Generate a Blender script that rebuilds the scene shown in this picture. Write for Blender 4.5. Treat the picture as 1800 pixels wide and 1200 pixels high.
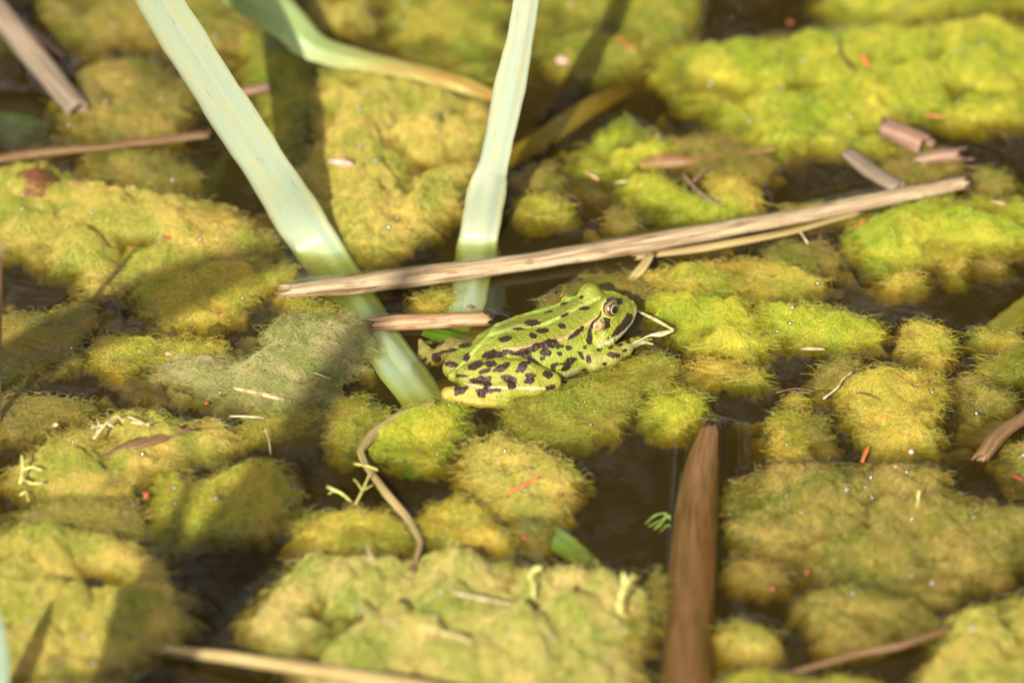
import bpy, bmesh, math, random
import numpy as np
from mathutils import Vector, Matrix
for o in list(bpy.data.objects):
    bpy.data.objects.remove(o)
scene = bpy.context.scene
COL = scene.collection
rng = np.random.default_rng(11)
random.seed(5)
MM = 0.001

# ------------------------------------------------------------------ camera
PITCH = math.radians(30.0)
DIST = 3.0                      # metres from the lens to the pond surface in the middle of the picture
LENS = 327.3
CAM = np.array([0.0, -DIST * math.cos(PITCH), DIST * math.sin(PITCH)])
cam = bpy.data.cameras.new('camera')
cam.lens = LENS
cam.sensor_width = 36.0
cam.clip_start = 0.05
cam.clip_end = 200.0
cam.dof.use_dof = True
cam.dof.focus_distance = 2.985
cam.dof.aperture_fstop = 7.0
camo = bpy.data.objects.new('camera', cam)
camo.location = CAM
camo.rotation_euler = (math.pi / 2 - PITCH, 0, 0)
COL.objects.link(camo)
scene.camera = camo

# ------------------------------------------------------------------ light
SHX, SHY = 0.37, 1.80            # shadow offset per metre of height
SUN_EL = math.atan(1.0 / math.hypot(SHX, SHY))
SUN_AZ = math.atan2(-SHX, -SHY)
world = bpy.data.worlds.new('World')
scene.world = world
world.use_nodes = True
wn = world.node_tree.nodes
wl = world.node_tree.links
sky = wn.new('ShaderNodeTexSky')
sky.sky_type = 'NISHITA'
sky.sun_disc = False
sky.sun_elevation = SUN_EL
sky.sun_rotation = SUN_AZ
sky.dust_density = 5.0
sky.ozone_density = 0.6
bg = wn['Background']
bg.inputs['Strength'].default_value = 0.052
# broken bright cloud over the whole sky
wtc = wn.new('ShaderNodeTexCoord')
wno = wn.new('ShaderNodeTexNoise'); wno.inputs['Scale'].default_value = 3.2; wno.inputs['Detail'].default_value = 6; wno.inputs['Distortion'].default_value = .3
wl.new(wtc.outputs['Generated'], wno.inputs['Vector'])
wra = wn.new('ShaderNodeValToRGB'); wra.color_ramp.elements[0].position = .43; wra.color_ramp.elements[1].position = .57
wl.new(wno.outputs['Fac'], wra.inputs[0])
wmx = wn.new('ShaderNodeMix'); wmx.data_type = 'RGBA'
wl.new(wra.outputs[0], wmx.inputs[0]); wl.new(sky.outputs[0], wmx.inputs[6]); wmx.inputs[7].default_value = (15.5, 14.2, 14.6, 1)
wl.new(wmx.outputs[2], bg.inputs[0])
sun = bpy.data.lights.new('sun', 'SUN')
sun.energy = 5.0
sun.angle = math.radians(0.53)
sun.color = (1.0, 0.93, 0.80)
suno = bpy.data.objects.new('sun', sun)
suno.rotation_euler = Vector((SHX, SHY, -1.0)).to_track_quat('-Z', 'Y').to_euler()
suno.location = (-0.6, -3, 1.8)
COL.objects.link(suno)
scene.view_settings.view_transform = 'Standard'
scene.view_settings.look = 'None'
scene.view_settings.exposure = 0.66
scene.view_settings.gamma = 1.0
scene.render.engine = 'CYCLES'
scene.cycles.max_bounces = 5
scene.cycles.transparent_max_bounces = 8
scene.cycles.volume_bounces = 0
scene.cycles.caustics_reflective = False
scene.cycles.caustics_refractive = False
scene.cycles.use_denoising = True

# ------------------------------------------------------------------ helpers
RIGHT = np.array([1.0, 0, 0])
UP = np.array([0, math.sin(PITCH), math.cos(PITCH)])
FWD = np.array([0, math.cos(PITCH), -math.sin(PITCH)])

def unproj(px, py, z=0.0):
    """photo pixel (1800 x 1200) + height in mm -> point in mm"""
    k = 36.0 / LENS / 1800.0
    d = FWD + (px - 900.0) * k * RIGHT + (600.0 - py) * k * UP
    t = (z * MM - CAM[2]) / d[2]
    return (CAM + d * t) * 1000.0

def proj(P):
    """points in mm -> photo pixels"""
    q = np.asarray(P) * MM - CAM
    w = q @ FWD
    k = 36.0 / LENS / 1800.0
    return np.stack([900 + (q @ RIGHT) / w / k, 600 - (q @ UP) / w / k], -1)

def perlin(x, y, seed=0):
    r = np.random.default_rng(seed)
    perm = r.permutation(256)
    ang = r.random(256) * 2 * np.pi
    gx, gy = np.cos(ang), np.sin(ang)
    xi = np.floor(x).astype(np.int64); yi = np.floor(y).astype(np.int64)
    xf = x - xi; yf = y - yi
    def g(ix, iy, dx, dy):
        h = perm[(perm[ix & 255] + iy) & 255]
        return gx[h] * dx + gy[h] * dy
    u = xf ** 3 * (xf * (xf * 6 - 15) + 10); v = yf ** 3 * (yf * (yf * 6 - 15) + 10)
    a = g(xi, yi, xf, yf); b = g(xi + 1, yi, xf - 1, yf)
    c = g(xi, yi + 1, xf, yf - 1); d = g(xi + 1, yi + 1, xf - 1, yf - 1)
    return (a + u * (b - a)) * (1 - v) + (c + u * (d - c)) * v * 1.0

def fbm(x, y, seed=0, octs=3, gain=0.5):
    s = 0; a = 1.0
    for i in range(octs):
        s = s + a * perlin(x * 2 ** i + 17.3 * i, y * 2 ** i - 9.1 * i, seed + i)
        a *= gain
    return s

def seg_dist(px, py, ax, ay, bx, by):
    dx, dy = bx - ax, by - ay
    t = np.clip(((px - ax) * dx + (py - ay) * dy) / (dx * dx + dy * dy + 1e-12), 0, 1)
    return np.hypot(px - ax - t * dx, py - ay - t * dy)

def poly_sd(px, py, poly):
    """signed distance, positive inside"""
    d = np.full(px.shape, 1e9)
    ins = np.zeros(px.shape, bool)
    n = len(poly)
    for i in range(n):
        ax, ay = poly[i]; bx, by = poly[(i + 1) % n]
        d = np.minimum(d, seg_dist(px, py, ax, ay, bx, by))
        if ay != by:
            c = ((ay > py) != (by > py)) & (px < (bx - ax) * (py - ay) / (by - ay) + ax)
            ins ^= c
    return np.where(ins, d, -d)

def chaikin(p, it=2):
    p = np.array(p, float)
    for _ in range(it):
        q = np.roll(p, -1, 0)
        p = np.stack([p * .75 + q * .25, p * .25 + q * .75], 1).reshape(-1, p.shape[1])
    return p

def mesh_obj(name, verts_mm, faces, mat, parent=None, smooth=True):
    me = bpy.data.meshes.new(name)
    v = np.asarray(verts_mm, float) * MM
    if isinstance(faces, np.ndarray):
        nf, k = faces.shape
        me.vertices.add(len(v)); me.vertices.foreach_set('co', v.ravel())
        me.loops.add(nf * k); me.loops.foreach_set('vertex_index', faces.ravel().astype(np.int32))
        me.polygons.add(nf)
        me.polygons.foreach_set('loop_start', np.arange(0, nf * k, k, dtype=np.int32))
        me.update(calc_edges=True)
        me.validate()
    else:
        me.from_pydata(v.tolist(), [], faces)
    if smooth:
        me.polygons.foreach_set('use_smooth', np.ones(len(me.polygons), bool))
    me.update()
    if mat: me.materials.append(mat)
    o = bpy.data.objects.new(name, me)
    COL.objects.link(o)
    if parent: o.parent = parent
    return o

def tag(o, label=None, cat=None, group=None, kind=None):
    if label: o['label'] = label
    if cat: o['category'] = cat
    if group: o['group'] = group
    if kind: o['kind'] = kind
    return o

def fattr(o, name, vals, typ='FLOAT'):
    a = o.data.attributes.new(name, typ, 'POINT')
    if typ == 'FLOAT': a.data.foreach_set('value', np.asarray(vals, np.float32).ravel())
    else: a.data.foreach_set('color', np.asarray(vals, np.float32).ravel())

def curves_obj(name, pts_mm, radius_mm, mat, parent=None, taper=0.5):
    """pts (n, k, 3) in mm -> a hair-curves object"""
    n, k, _ = pts_mm.shape
    cu = bpy.data.hair_curves.new(name)
    cu.add_curves([k] * n)
    cu.attributes['position'].data.foreach_set('vector', (pts_mm * MM).astype(np.float32).ravel())
    r = cu.attributes.get('radius') or cu.attributes.new('radius', 'FLOAT', 'POINT')
    rr = np.asarray(radius_mm, float).reshape(-1, 1) * np.linspace(1, taper, k)[None, :] * MM
    rr = np.broadcast_to(rr, (n, k))
    r.data.foreach_set('value', np.ascontiguousarray(rr, dtype=np.float32).ravel())
    cu.materials.append(mat)
    o = bpy.data.objects.new(name, cu)
    COL.objects.link(o)
    if parent: o.parent = parent
    return o

# ------------------------------------------------------------------ node helpers
class NT:
    def __init__(s, name):
        s.m = bpy.data.materials.new(name); s.m.use_nodes = True
        s.t = s.m.node_tree; s.t.nodes.clear()
        s.out = s.t.nodes.new('ShaderNodeOutputMaterial')
    def n(s, typ, **kw):
        nd = s.t.nodes.new(typ)
        for k, v in kw.items():
            setattr(nd, k, v)
        return nd
    def l(s, a, b): s.t.links.new(a, b)
    def val(s, sock, v):
        if hasattr(v, 'is_output'): s.l(v, sock)
        else: sock.default_value = v
    def noise(s, vec, scale, detail=3, rough=.55, dist=0.0):
        nd = s.n('ShaderNodeTexNoise')
        if vec is not None: s.l(vec, nd.inputs['Vector'])
        nd.inputs['Scale'].default_value = scale; nd.inputs['Detail'].default_value = detail
        nd.inputs['Roughness'].default_value = rough; nd.inputs['Distortion'].default_value = dist
        return nd.outputs['Fac']
    def ramp(s, fac, stops, interp='LINEAR'):
        nd = s.n('ShaderNodeValToRGB'); s.l(fac, nd.inputs[0])
        cr = nd.color_ramp; cr.interpolation = interp
        while len(cr.elements) < len(stops): cr.elements.new(0.5)
        for e, (p, c) in zip(cr.elements, stops):
            e.position = p
            e.color = (c, c, c, 1) if not hasattr(c, '__len__') else (*c[:3], 1)
        return nd.outputs[0]
    def mix(s, fac, a, b, blend='MIX'):
        nd = s.n('ShaderNodeMix', data_type='RGBA', blend_type=blend)
        s.val(nd.inputs[0], fac)
        s.val(nd.inputs[6], a if hasattr(a, 'is_output') else (*a[:3], 1))
        s.val(nd.inputs[7], b if hasattr(b, 'is_output') else (*b[:3], 1))
        return nd.outputs[2]
    def math(s, op, a, b=0.0):
        nd = s.n('ShaderNodeMath', operation=op); s.val(nd.inputs[0], a); s.val(nd.inputs[1], b)
        return nd.outputs[0]
    def mapr(s, v, a, b, c, d):
        nd = s.n('ShaderNodeMapRange'); s.l(v, nd.inputs[0])
        for i, q in enumerate((a, b, c, d)): nd.inputs[i + 1].default_value = q
        return nd.outputs[0]
    def bump(s, h, strength, dist, normal=None):
        nd = s.n('ShaderNodeBump'); nd.inputs['Strength'].default_value = strength
        nd.inputs['Distance'].default_value = dist
        s.l(h, nd.inputs['Height'])
        if normal: s.l(normal, nd.inputs['Normal'])
        return nd.outputs[0]
    def attr(s, name, typ='GEOMETRY'):
        nd = s.n('ShaderNodeAttribute', attribute_name=name, attribute_type=typ); return nd
    def pos(s): return s.n('ShaderNodeNewGeometry').outputs['Position']
    def obj(s): return s.n('ShaderNodeTexCoord').outputs['Object']
    def mapping(s, vec, scale):
        nd = s.n('ShaderNodeMapping'); s.l(vec, nd.inputs[0]); nd.inputs['Scale'].default_value = scale
        return nd.outputs[0]
    def bsdf(s, color, rough=.5, spec=.5, normal=None, **kw):
        b = s.n('ShaderNodeBsdfPrincipled')
        s.val(b.inputs['Base Color'], color if hasattr(color, 'is_output') else (*color[:3], 1))
        s.val(b.inputs['Roughness'], rough)
        b.inputs['Specular IOR Level'].default_value = spec
        if normal: s.l(normal, b.inputs['Normal'])
        for k, v in kw.items():
            s.val(b.inputs[k.replace('_', ' ')], v)
        return b.outputs[0]
    def done(s, sh):
        s.l(sh, s.out.inputs['Surface']); return s.m

# ------------------------------------------------------------------ materials
def mat_algae():
    t = NT('algae'); p = t.pos()
    tint = t.n('ShaderNodeObjectInfo').outputs['Color']
    big = t.noise(p, 45, 4, .6, .6)
    mid = t.noise(p, 230, 4, .65, 1.2)
    fine = t.noise(t.mapping(p, (1, .8, 1)), 1500, 4, .75, 1.5)
    c = t.mix(t.ramp(big, [(.38, 0), (.62, 1)]), t.mix(1, tint, (.52, .66, .36), 'MULTIPLY'), t.mix(1, tint, (1.16, 1.05, 1.2), 'MULTIPLY'))
    c = t.mix(t.ramp(mid, [(.36, .7), (.6, 0)]), c, t.mix(1, c, (.55, .60, .40), 'MULTIPLY'))
    c = t.mix(t.ramp(t.noise(p, 85, 5, .6, .9), [(.6, 0), (.76, .3)]), c, (.50, .43, .17))
    c = t.mix(t.ramp(fine, [(.36, .6), (.56, 0)]), c, t.mix(1, c, (.45, .46, .35), 'MULTIPLY'))
    c = t.mix(t.ramp(fine, [(.55, 0), (.72, .5)]), c, t.mix(1, c, (1.35, 1.3, 1.6), 'MULTIPLY'))
    c = t.mix(t.ramp(t.noise(p, 62, 5, .65, 1.0), [(.54, 0), (.70, .65)]), c, (.25, .185, .045))
    sp = t.ramp(t.noise(p, 420, 2, .5), [(.69, 0), (.73, .8)])
    c = t.mix(sp, c, (.10, .07, .03))
    h = t.math('ADD', t.math('MULTIPLY', mid, .8), t.math('MULTIPLY', fine, .45))
    nrm = t.bump(h, 1.0, .0026)
    return t.done(t.bsdf(c, .36, .4, nrm))

def mat_filament():
    t = NT('algae_filament'); p = t.pos()
    tint = t.n('ShaderNodeObjectInfo').outputs['Color']
    rnd = t.n('ShaderNodeHairInfo').outputs['Random']
    c = t.mix(rnd, t.mix(1, tint, (.95, 1.0, .75), 'MULTIPLY'), t.mix(1, tint, (1.4, 1.35, 1.6), 'MULTIPLY'))
    c = t.mix(t.ramp(t.noise(p, 45, 4, .6, .6), [(.34, 0), (.66, 1)]), t.mix(1, c, (.62, .78, .45), 'MULTIPLY'), t.mix(1, c, (1.12, 1.0, 1.2), 'MULTIPLY'))
    d = t.n('ShaderNodeBsdfDiffuse'); t.l(c, d.inputs[0])
    tr = t.n('ShaderNodeBsdfTranslucent'); t.l(c, tr.inputs[0])
    m1 = t.n('ShaderNodeMixShader'); m1.inputs[0].default_value = .35
    t.l(d.outputs[0], m1.inputs[1]); t.l(tr.outputs[0], m1.inputs[2])
    g = t.n('ShaderNodeBsdfGlossy'); g.inputs['Roughness'].default_value = .25
    m2 = t.n('ShaderNodeMixShader'); m2.inputs[0].default_value = .06
    t.l(m1.outputs[0], m2.inputs[1]); t.l(g.outputs[0], m2.inputs[2])
    return t.done(m2.outputs[0])

def mat_water():
    t = NT('water'); p = t.pos()
    lw = t.n('ShaderNodeLayerWeight'); lw.inputs['Blend'].default_value = .5   # Schlick mirror share, the same from above and below
    fac = t.math('ADD', t.math('MULTIPLY', t.math('POWER', lw.outputs['Facing'], 5.0), 1.25), .022)
    nrm = t.bump(t.noise(p, 60, 2, .4), .05, .004)
    t.l(nrm, lw.inputs['Normal'])
    tr = t.n('ShaderNodeBsdfTransparent')
    g = t.n('ShaderNodeBsdfGlossy'); g.inputs['Roughness'].default_value = .015
    t.l(nrm, g.inputs['Normal'])
    m = t.n('ShaderNodeMixShader'); t.l(fac, m.inputs[0])
    t.l(tr.outputs[0], m.inputs[1]); t.l(g.outputs[0], m.inputs[2])
    va = t.n('ShaderNodeVolumeAbsorption')
    va.inputs['Color'].default_value = (.70, .64, .24, 1); va.inputs['Density'].default_value = 330
    vs = t.n('ShaderNodeVolumeScatter'); vs.inputs['Color'].default_value = (.62, .50, .16, 1); vs.inputs['Density'].default_value = 17   # silt in the water
    ad = t.n('ShaderNodeAddShader'); t.l(va.outputs[0], ad.inputs[0]); t.l(vs.outputs[0], ad.inputs[1])
    t.l(ad.outputs[0], t.out.inputs['Volume'])
    return t.done(m.outputs[0])

def mat_bed():
    t = NT('pond_mud'); p = t.pos()
    c = t.ramp(t.noise(p, 40, 5, .6, .5), [(.3, (.09, .065, .03)), (.7, (.22, .155, .07))])
    return t.done(t.bsdf(c, .8, .3, t.bump(t.noise(p, 90, 5), .8, .01)))

def mat_leaf():
    """pale glaucous reed leaf; attributes: across -1..1, along 0..1 ; tint by object colour"""
    t = NT('reed_leaf'); ac = t.attr('across').outputs['Fac']; al = t.attr('along').outputs['Fac']
    tint = t.n('ShaderNodeObjectInfo').outputs['Color']
    cmb = t.n('ShaderNodeCombineXYZ'); t.l(ac, cmb.inputs[0]); t.l(al, cmb.inputs[1])
    veins = t.noise(t.mapping(cmb.outputs[0], (22, 1.2, 1)), 1.0, 3, .6)
    blot = t.noise(t.mapping(cmb.outputs[0], (1.6, 9, 1)), 1.0, 4, .6, .4)
    c = t.mix(t.ramp(veins, [(.35, 0), (.65, 1)]), t.mix(1, tint, (.84, .91, .84), 'MULTIPLY'), t.mix(1, tint, (1.08, 1.04, 1.0), 'MULTIPLY'))
    c = t.mix(t.ramp(blot, [(.46, 0), (.68, .8)]), c, t.mix(1, tint, (1.20, .98, .66), 'MULTIPLY'))
    edge = t.math('POWER', t.math('ABSOLUTE', ac), 9.0)
    c = t.mix(t.math('MULTIPLY', edge, .6), c, t.mix(1, tint, (1.25, 1.1, .7), 'MULTIPLY'))
    spots = t.ramp(t.noise(t.mapping(cmb.outputs[0], (4, 34, 1)), 1.0, 3, .5), [(.66, 0), (.70, .7)])
    c = t.mix(spots, c, (.36, .22, .12))
    wet = t.attr('wet').outputs['Fac']
    c = t.mix(wet, c, t.mix(1, c, (1.0, 1.15, .68), 'MULTIPLY'))
    aged = t.attr('aged').outputs['Fac']
    c = t.mix(aged, c, t.mix(t.ramp(blot, [(.4, 0), (.6, 1)]), (.40, .34, .05), (.32, .15, .04)))
    b = t.bsdf(c, .27, .5, t.bump(veins, .4, .0006))
    tr = t.n('ShaderNodeBsdfTranslucent'); t.l(c, tr.inputs[0])
    m = t.n('ShaderNodeMixShader'); m.inputs[0].default_value = .18
    t.l(b, m.inputs[1]); t.l(tr.outputs[0], m.inputs[2])
    return t.done(m.outputs[0])

def mat_stick(name, cols, dark=(.13, .065, .03), streak=1.0, rough=.6):
    """dead reed stem; attributes along (mm), around 0..1"""
    t = NT(name)
    cmb = t.n('ShaderNodeCombineXYZ')
    t.l(t.attr('around').outputs['Fac'], cmb.inputs[0]); t.l(t.attr('along').outputs['Fac'], cmb.inputs[1])
    v = cmb.outputs[0]
    g1 = t.noise(t.mapping(v, (16, .05, 1)), 1.0, 4, .65)
    g2 = t.noise(t.mapping(v, (7, .03, 1)), 1.0, 3, .6, .4)
    g3 = t.noise(t.mapping(v, (9, .12, 1)), 1.0, 4, .6, .3)
    c = t.ramp(g2, [(.3, cols[0]), (.5, cols[1]), (.7, cols[2])])
    c = t.mix(t.ramp(g1, [(.34, .9 * streak), (.56, 0)]), c, t.mix(1, c, (.50, .38, .27), 'MULTIPLY'))
    c = t.mix(t.ramp(g3, [(.56, 0), (.66, .8 * streak)]), c, dark)
    c = t.mix(t.ramp(t.noise(t.mapping(v, (40, .5, 1)), 1.0, 2, .5), [(.68, 0), (.74, .6)]), c, dark)
    return t.done(t.bsdf(c, rough, .35, t.bump(g1, .6, .0008)))

def mat_flat(name, col, rough=.45, spec=.5, var=.35, scale=500):
    t = NT(name); p = t.pos()
    c = t.mix(t.ramp(t.noise(p, scale, 3), [(.35, 0), (.65, 1)]), tuple(q * (1 - var) for q in col), tuple(min(1, q * (1 + var)) for q in col))
    return t.done(t.bsdf(c, rough, spec, t.bump(t.noise(p, scale * 2, 2), .3, .0004)))

def mat_glint_bead():  # glossy beads that stand in for glints on wet algae
    t = NT('glint_bead')
    tr = t.n('ShaderNodeBsdfTransparent'); tr.inputs[0].default_value = (.93, .95, .9, 1)
    g = t.n('ShaderNodeBsdfGlossy'); g.inputs['Roughness'].default_value = .27
    lw = t.n('ShaderNodeLayerWeight'); lw.inputs[0].default_value = .35
    m = t.n('ShaderNodeMixShader')
    t.l(t.math('ADD', t.math('MULTIPLY', lw.outputs['Fresnel'], .5), .3), m.inputs[0])
    t.l(tr.outputs[0], m.inputs[1]); t.l(g.outputs[0], m.inputs[2])
    return t.done(m.outputs[0])

M_ALGAE, M_FIL, M_WATER, M_BED, M_LEAF, M_GLINT = mat_algae(), mat_filament(), mat_water(), mat_bed(), mat_leaf(), mat_glint_bead()
M_STICK = mat_stick('dead_reed', [(.23, .16, .085), (.42, .325, .19), (.53, .445, .30)])
M_STICK_R = mat_stick('dead_reed_reddish', [(.24, .12, .055), (.45, .28, .15), (.58, .42, .27)], (.12, .04, .02))
M_STICK_G = mat_stick('grey_stem', [(.15, .115, .075), (.24, .19, .13), (.31, .25, .18)], (.16, .11, .07), .6)
M_STICK_Y = mat_stick('straw_stem', [(.26, .19, .06), (.40, .31, .12), (.50, .41, .20)], (.25, .16, .05), .6)
M_STICK_B = mat_stick('rotten_stem', [(.11, .06, .022), (.21, .12, .05), (.28, .19, .09)], (.10, .05, .02), .8, .4)
M_STICK_P = mat_stick('pinkish_stem', [(.20, .105, .07), (.31, .19, .13), (.42, .29, .21)], (.16, .07, .05), .8, .45)
M_STICK_W = mat_stick('waterlogged_stem', [(.15, .10, .03), (.20, .11, .04), (.25, .115, .05)], (.16, .075, .03), .9, .35)
M_ORANGE = mat_flat('orange_scale', (.52, .15, .04), .35)
M_RED = mat_flat('red_scale', (.26, .06, .025), .35)
M_TAN = mat_flat('tan_chip', (.62, .38, .20), .55)
M_PALE = mat_flat('pale_fibre', (.50, .42, .22), .5)
M_BROWN = mat_flat('brown_litter', (.13, .06, .035), .5)
M_SHOOT = mat_flat('yellow_shoot', (.46, .44, .12), .45)
M_GREENSH = mat_flat('green_sprig', (.25, .38, .06), .45)
M_PINK = mat_flat('pink_bud', (.52, .34, .26), .45)

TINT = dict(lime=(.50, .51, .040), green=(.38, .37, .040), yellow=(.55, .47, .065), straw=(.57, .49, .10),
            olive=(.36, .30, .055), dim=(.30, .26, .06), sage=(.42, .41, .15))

# ------------------------------------------------------------------ the setting: bed, submerged algae
def sheet(name, x0, x1, y0, y1, nx, ny, zf, mat, label=None, kind='structure'):
    X, Y = np.meshgrid(np.linspace(x0, x1, nx), np.linspace(y0, y1, ny), indexing='ij')
    Z = zf(X, Y)
    V = np.stack([X, Y, Z], -1).reshape(-1, 3)
    I = np.arange(nx * ny).reshape(nx, ny)
    F = np.stack([I[:-1, :-1], I[1:, :-1], I[1:, 1:], I[:-1, 1:]], -1).reshape(-1, 4)
    o = mesh_obj(name, V, F, mat)
    o['kind'] = kind
    if label: o['label'] = label
    return o, X, Y, Z

sheet('pond_bed', -6000, 6000, -6000, 6000, 160, 160,
      lambda X, Y: -62 + 9 * fbm(X / 120, Y / 120, 3), M_BED, 'dark muddy bed of the pond')

# deep dark gaps in the submerged growth: px, py, half width, half height, depth mm
HOLES = [(1090, 860, 95, 95, 40), (400, 1040, 85, 95, 44), (440, 965, 70, 30, 30), (930, 500, 75, 55, 34), (1520, 540, 110, 45, 34), (1420, 650, 70, 35, 22),
         (1740, 530, 80, 75, 26), (60, 170, 80, 60, 24), (1320, 690, 55, 30, 26), (1320, 1060, 60, 35, 26), (1700, 830, 55, 35, 30),
         (110, 500, 70, 40, 20), (460, 545, 55, 30, 26), (140, 670, 55, 30, 26), (720, 830, 80, 35, 24), (640, 690, 60, 35, 18),
         (560, 870, 40, 40, 24), (1400, 320, 70, 40, 24), (1000, 230, 90, 60, 26), (1050, 180, 90, 40, 26), (1740, 270, 80, 40, 30),
         (1330, 40, 60, 50, 24), (400, 330, 60, 40, 24), (330, 200, 60, 60, 18), (950, 390, 60, 40, 22), (1760, 1020, 60, 50, 28),
         (700, 430, 60, 30, 24), (600, 990, 60, 20, 24), (1550, 1150, 80, 25, 24), (780, 90, 60, 30, 22), (270, 860, 30, 30, 20),
         (1640, 620, 60, 30, 24), (1230, 800, 40, 60, 22), (860, 400, 40, 60, 24), (500, 1180, 120, 40, 30), (1450, 420, 60, 30, 22),
         (400, 640, 60, 20, 16), (760, 600, 60, 40, 10), (880, 1010, 40, 12, 12)]
H_G = [(unproj(a, b), c * .1833, d * .3667, e) for a, b, c, d, e in HOLES]

def sub_z(X, Y):
    z = -2.0 - 20 * np.clip(fbm(X / 26, Y / 32, 40, 4) + .28, 0, 1.2) + 2.0 * fbm(X / 8, Y / 8, 44, 2)
    for (c, a, b, dep) in H_G:
        q = ((X - c[0]) / a) ** 2 + ((Y - c[1]) / b) ** 2
        z = z - dep * np.clip(1 - q * .55, 0, 1) ** 1.0
    # beyond the picture the growth also breaks the surface here and there
    out = np.clip(np.maximum((np.abs(X) - 205) / 30, np.maximum((Y - 275) / 40, (-250 - Y) / 40)), 0, 1)
    z = z + out * (10 * np.clip(fbm(X / 45, Y / 45, 60, 4) + .25, -.5, 1.2) + 2)
    return np.maximum(z, -70) if True else z

sub, SX, SY, SZ = sheet('submerged_algae', -420, 420, -520, 560, 561, 721, sub_z, M_ALGAE,
                        'dim olive algae growth lying under the water between the floating clumps', 'stuff')
sub.color = (.36, .30, .07, 1)

# ------------------------------------------------------------------ floating algae clumps
STEP = 0.65
GX = np.arange(-200, 200.01, STEP); GY = np.arange(-275, 300.01, STEP)
GXX, GYY = np.meshgrid(GX, GY, indexing='ij')
HW = np.full(GXX.shape, -12.0)          # highest clump surface at each spot (mm above the still water)
W1 = fbm(GXX / 16, GYY / 16, 5, 3); W2 = fbm(GXX / 5, GYY / 5, 9, 2)
BIL1 = np.abs(perlin(GXX / 13, GYY / 17, 21)); BIL2 = np.abs(perlin(GXX / 5.5, GYY / 7, 22)); BIL3 = perlin(GXX / 2.2, GYY / 2.2, 23)
def worley(x, y, seed):
    r = np.random.default_rng(seed); jx = r.random((64, 64)); jy = r.random((64, 64))
    xi = np.floor(x).astype(int); yi = np.floor(y).astype(int)
    d = np.full(x.shape, 9.0)
    for a in (-1, 0, 1):
        for b in (-1, 0, 1):
            cx = xi + a; cy = yi + b
            d = np.minimum(d, np.hypot(cx + jx[cx & 63, cy & 63] - x, cy + jy[cx & 63, cy & 63] - y))
    return d
WX = GXX + 5 * W1; WY = GYY + 5 * fbm(GXX / 14, GYY / 14, 71, 2)
D1 = np.clip(1 - (worley(WX / 19, WY / 24, 81) / .82) ** 2, 0, 1)
D2 = np.clip(1 - (worley(WX / 7.5, WY / 9, 82) / .82) ** 2, 0, 1)
D3 = np.clip(1 - (worley(WX / 2.9, WY / 3.2, 83) / .85) ** 2, 0, 1)
W3 = perlin(GXX / 2.0, GYY / 2.0, 91)
HOLE = np.zeros(GXX.shape)
for (c, a, b, dep) in H_G:
    HOLE = np.maximum(HOLE, np.clip(1.25 - (((GXX - c[0]) / a) ** 2 + ((GYY - c[1]) / b) ** 2) * .6, 0, 1) * min(1, dep / 26))
LUMP = fbm(GXX / 22, GYY / 26, 31, 2)
FLOW = perlin(GXX / 25, GYY / 25, 33) * 5.0

def smooth2(a):
    b = np.pad(a, 1, mode='edge')
    return (b[:-2, 1:-1] + b[2:, 1:-1] + b[1:-1, :-2] + b[1:-1, 2:] + 4 * a) / 8

def filaments(name, h, x_i, y_i, valid, n, parent, tint, rad, length, k=8, seed=0, lifted=1.0):
    r = np.random.default_rng(seed + 1000)
    ii, jj = np.nonzero(valid)
    if len(ii) < 4: return
    s = r.integers(0, len(ii), n)
    x = GX[x_i][ii[s]] + (r.random(n) - .5) * STEP; y = GY[y_i][jj[s]] + (r.random(n) - .5) * STEP
    ang = FLOW[x_i, y_i][ii[s], jj[s]] + r.normal(0, 1.9, n)
    L = length * (.35 + r.random(n) ** 1.5 * 1.2)
    curl = r.normal(0, .62, n)
    pts = np.zeros((n, k, 3))
    lift = r.random(n) ** 2 * 1.5 * lifted
    x0, y0 = GX[x_i][0], GY[y_i][0]
    nx, ny = h.shape
    for q in range(k):
        a = np.clip(np.round((x - x0) / STEP).astype(int), 0, nx - 1); b = np.clip(np.round((y - y0) / STEP).astype(int), 0, ny - 1)
        hz = h[a, b]
        f = q / (k - 1)
        z = hz + lift * np.sin(f * math.pi * .8) * 1.1 + (-.12 if q == 0 else .05) + .06
        pts[:, q] = np.stack([x, y, z], -1)
        ang = ang + curl + r.normal(0, .5, n)
        x = x + np.cos(ang) * L / k; y = y + np.sin(ang) * L / k * 1.15
    # smooth heights along each thread so that they arch instead of stepping
    pts[:, 1:-1, 2] = (pts[:, :-2, 2] + 2 * pts[:, 1:-1, 2] + pts[:, 2:, 2]) / 4
    o = curves_obj('filaments', pts, rad * (.6 + .8 * r.random(n)), M_FIL, parent)
    o['kind'] = 'stuff'
    o.color = (*tint, 1)

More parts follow.
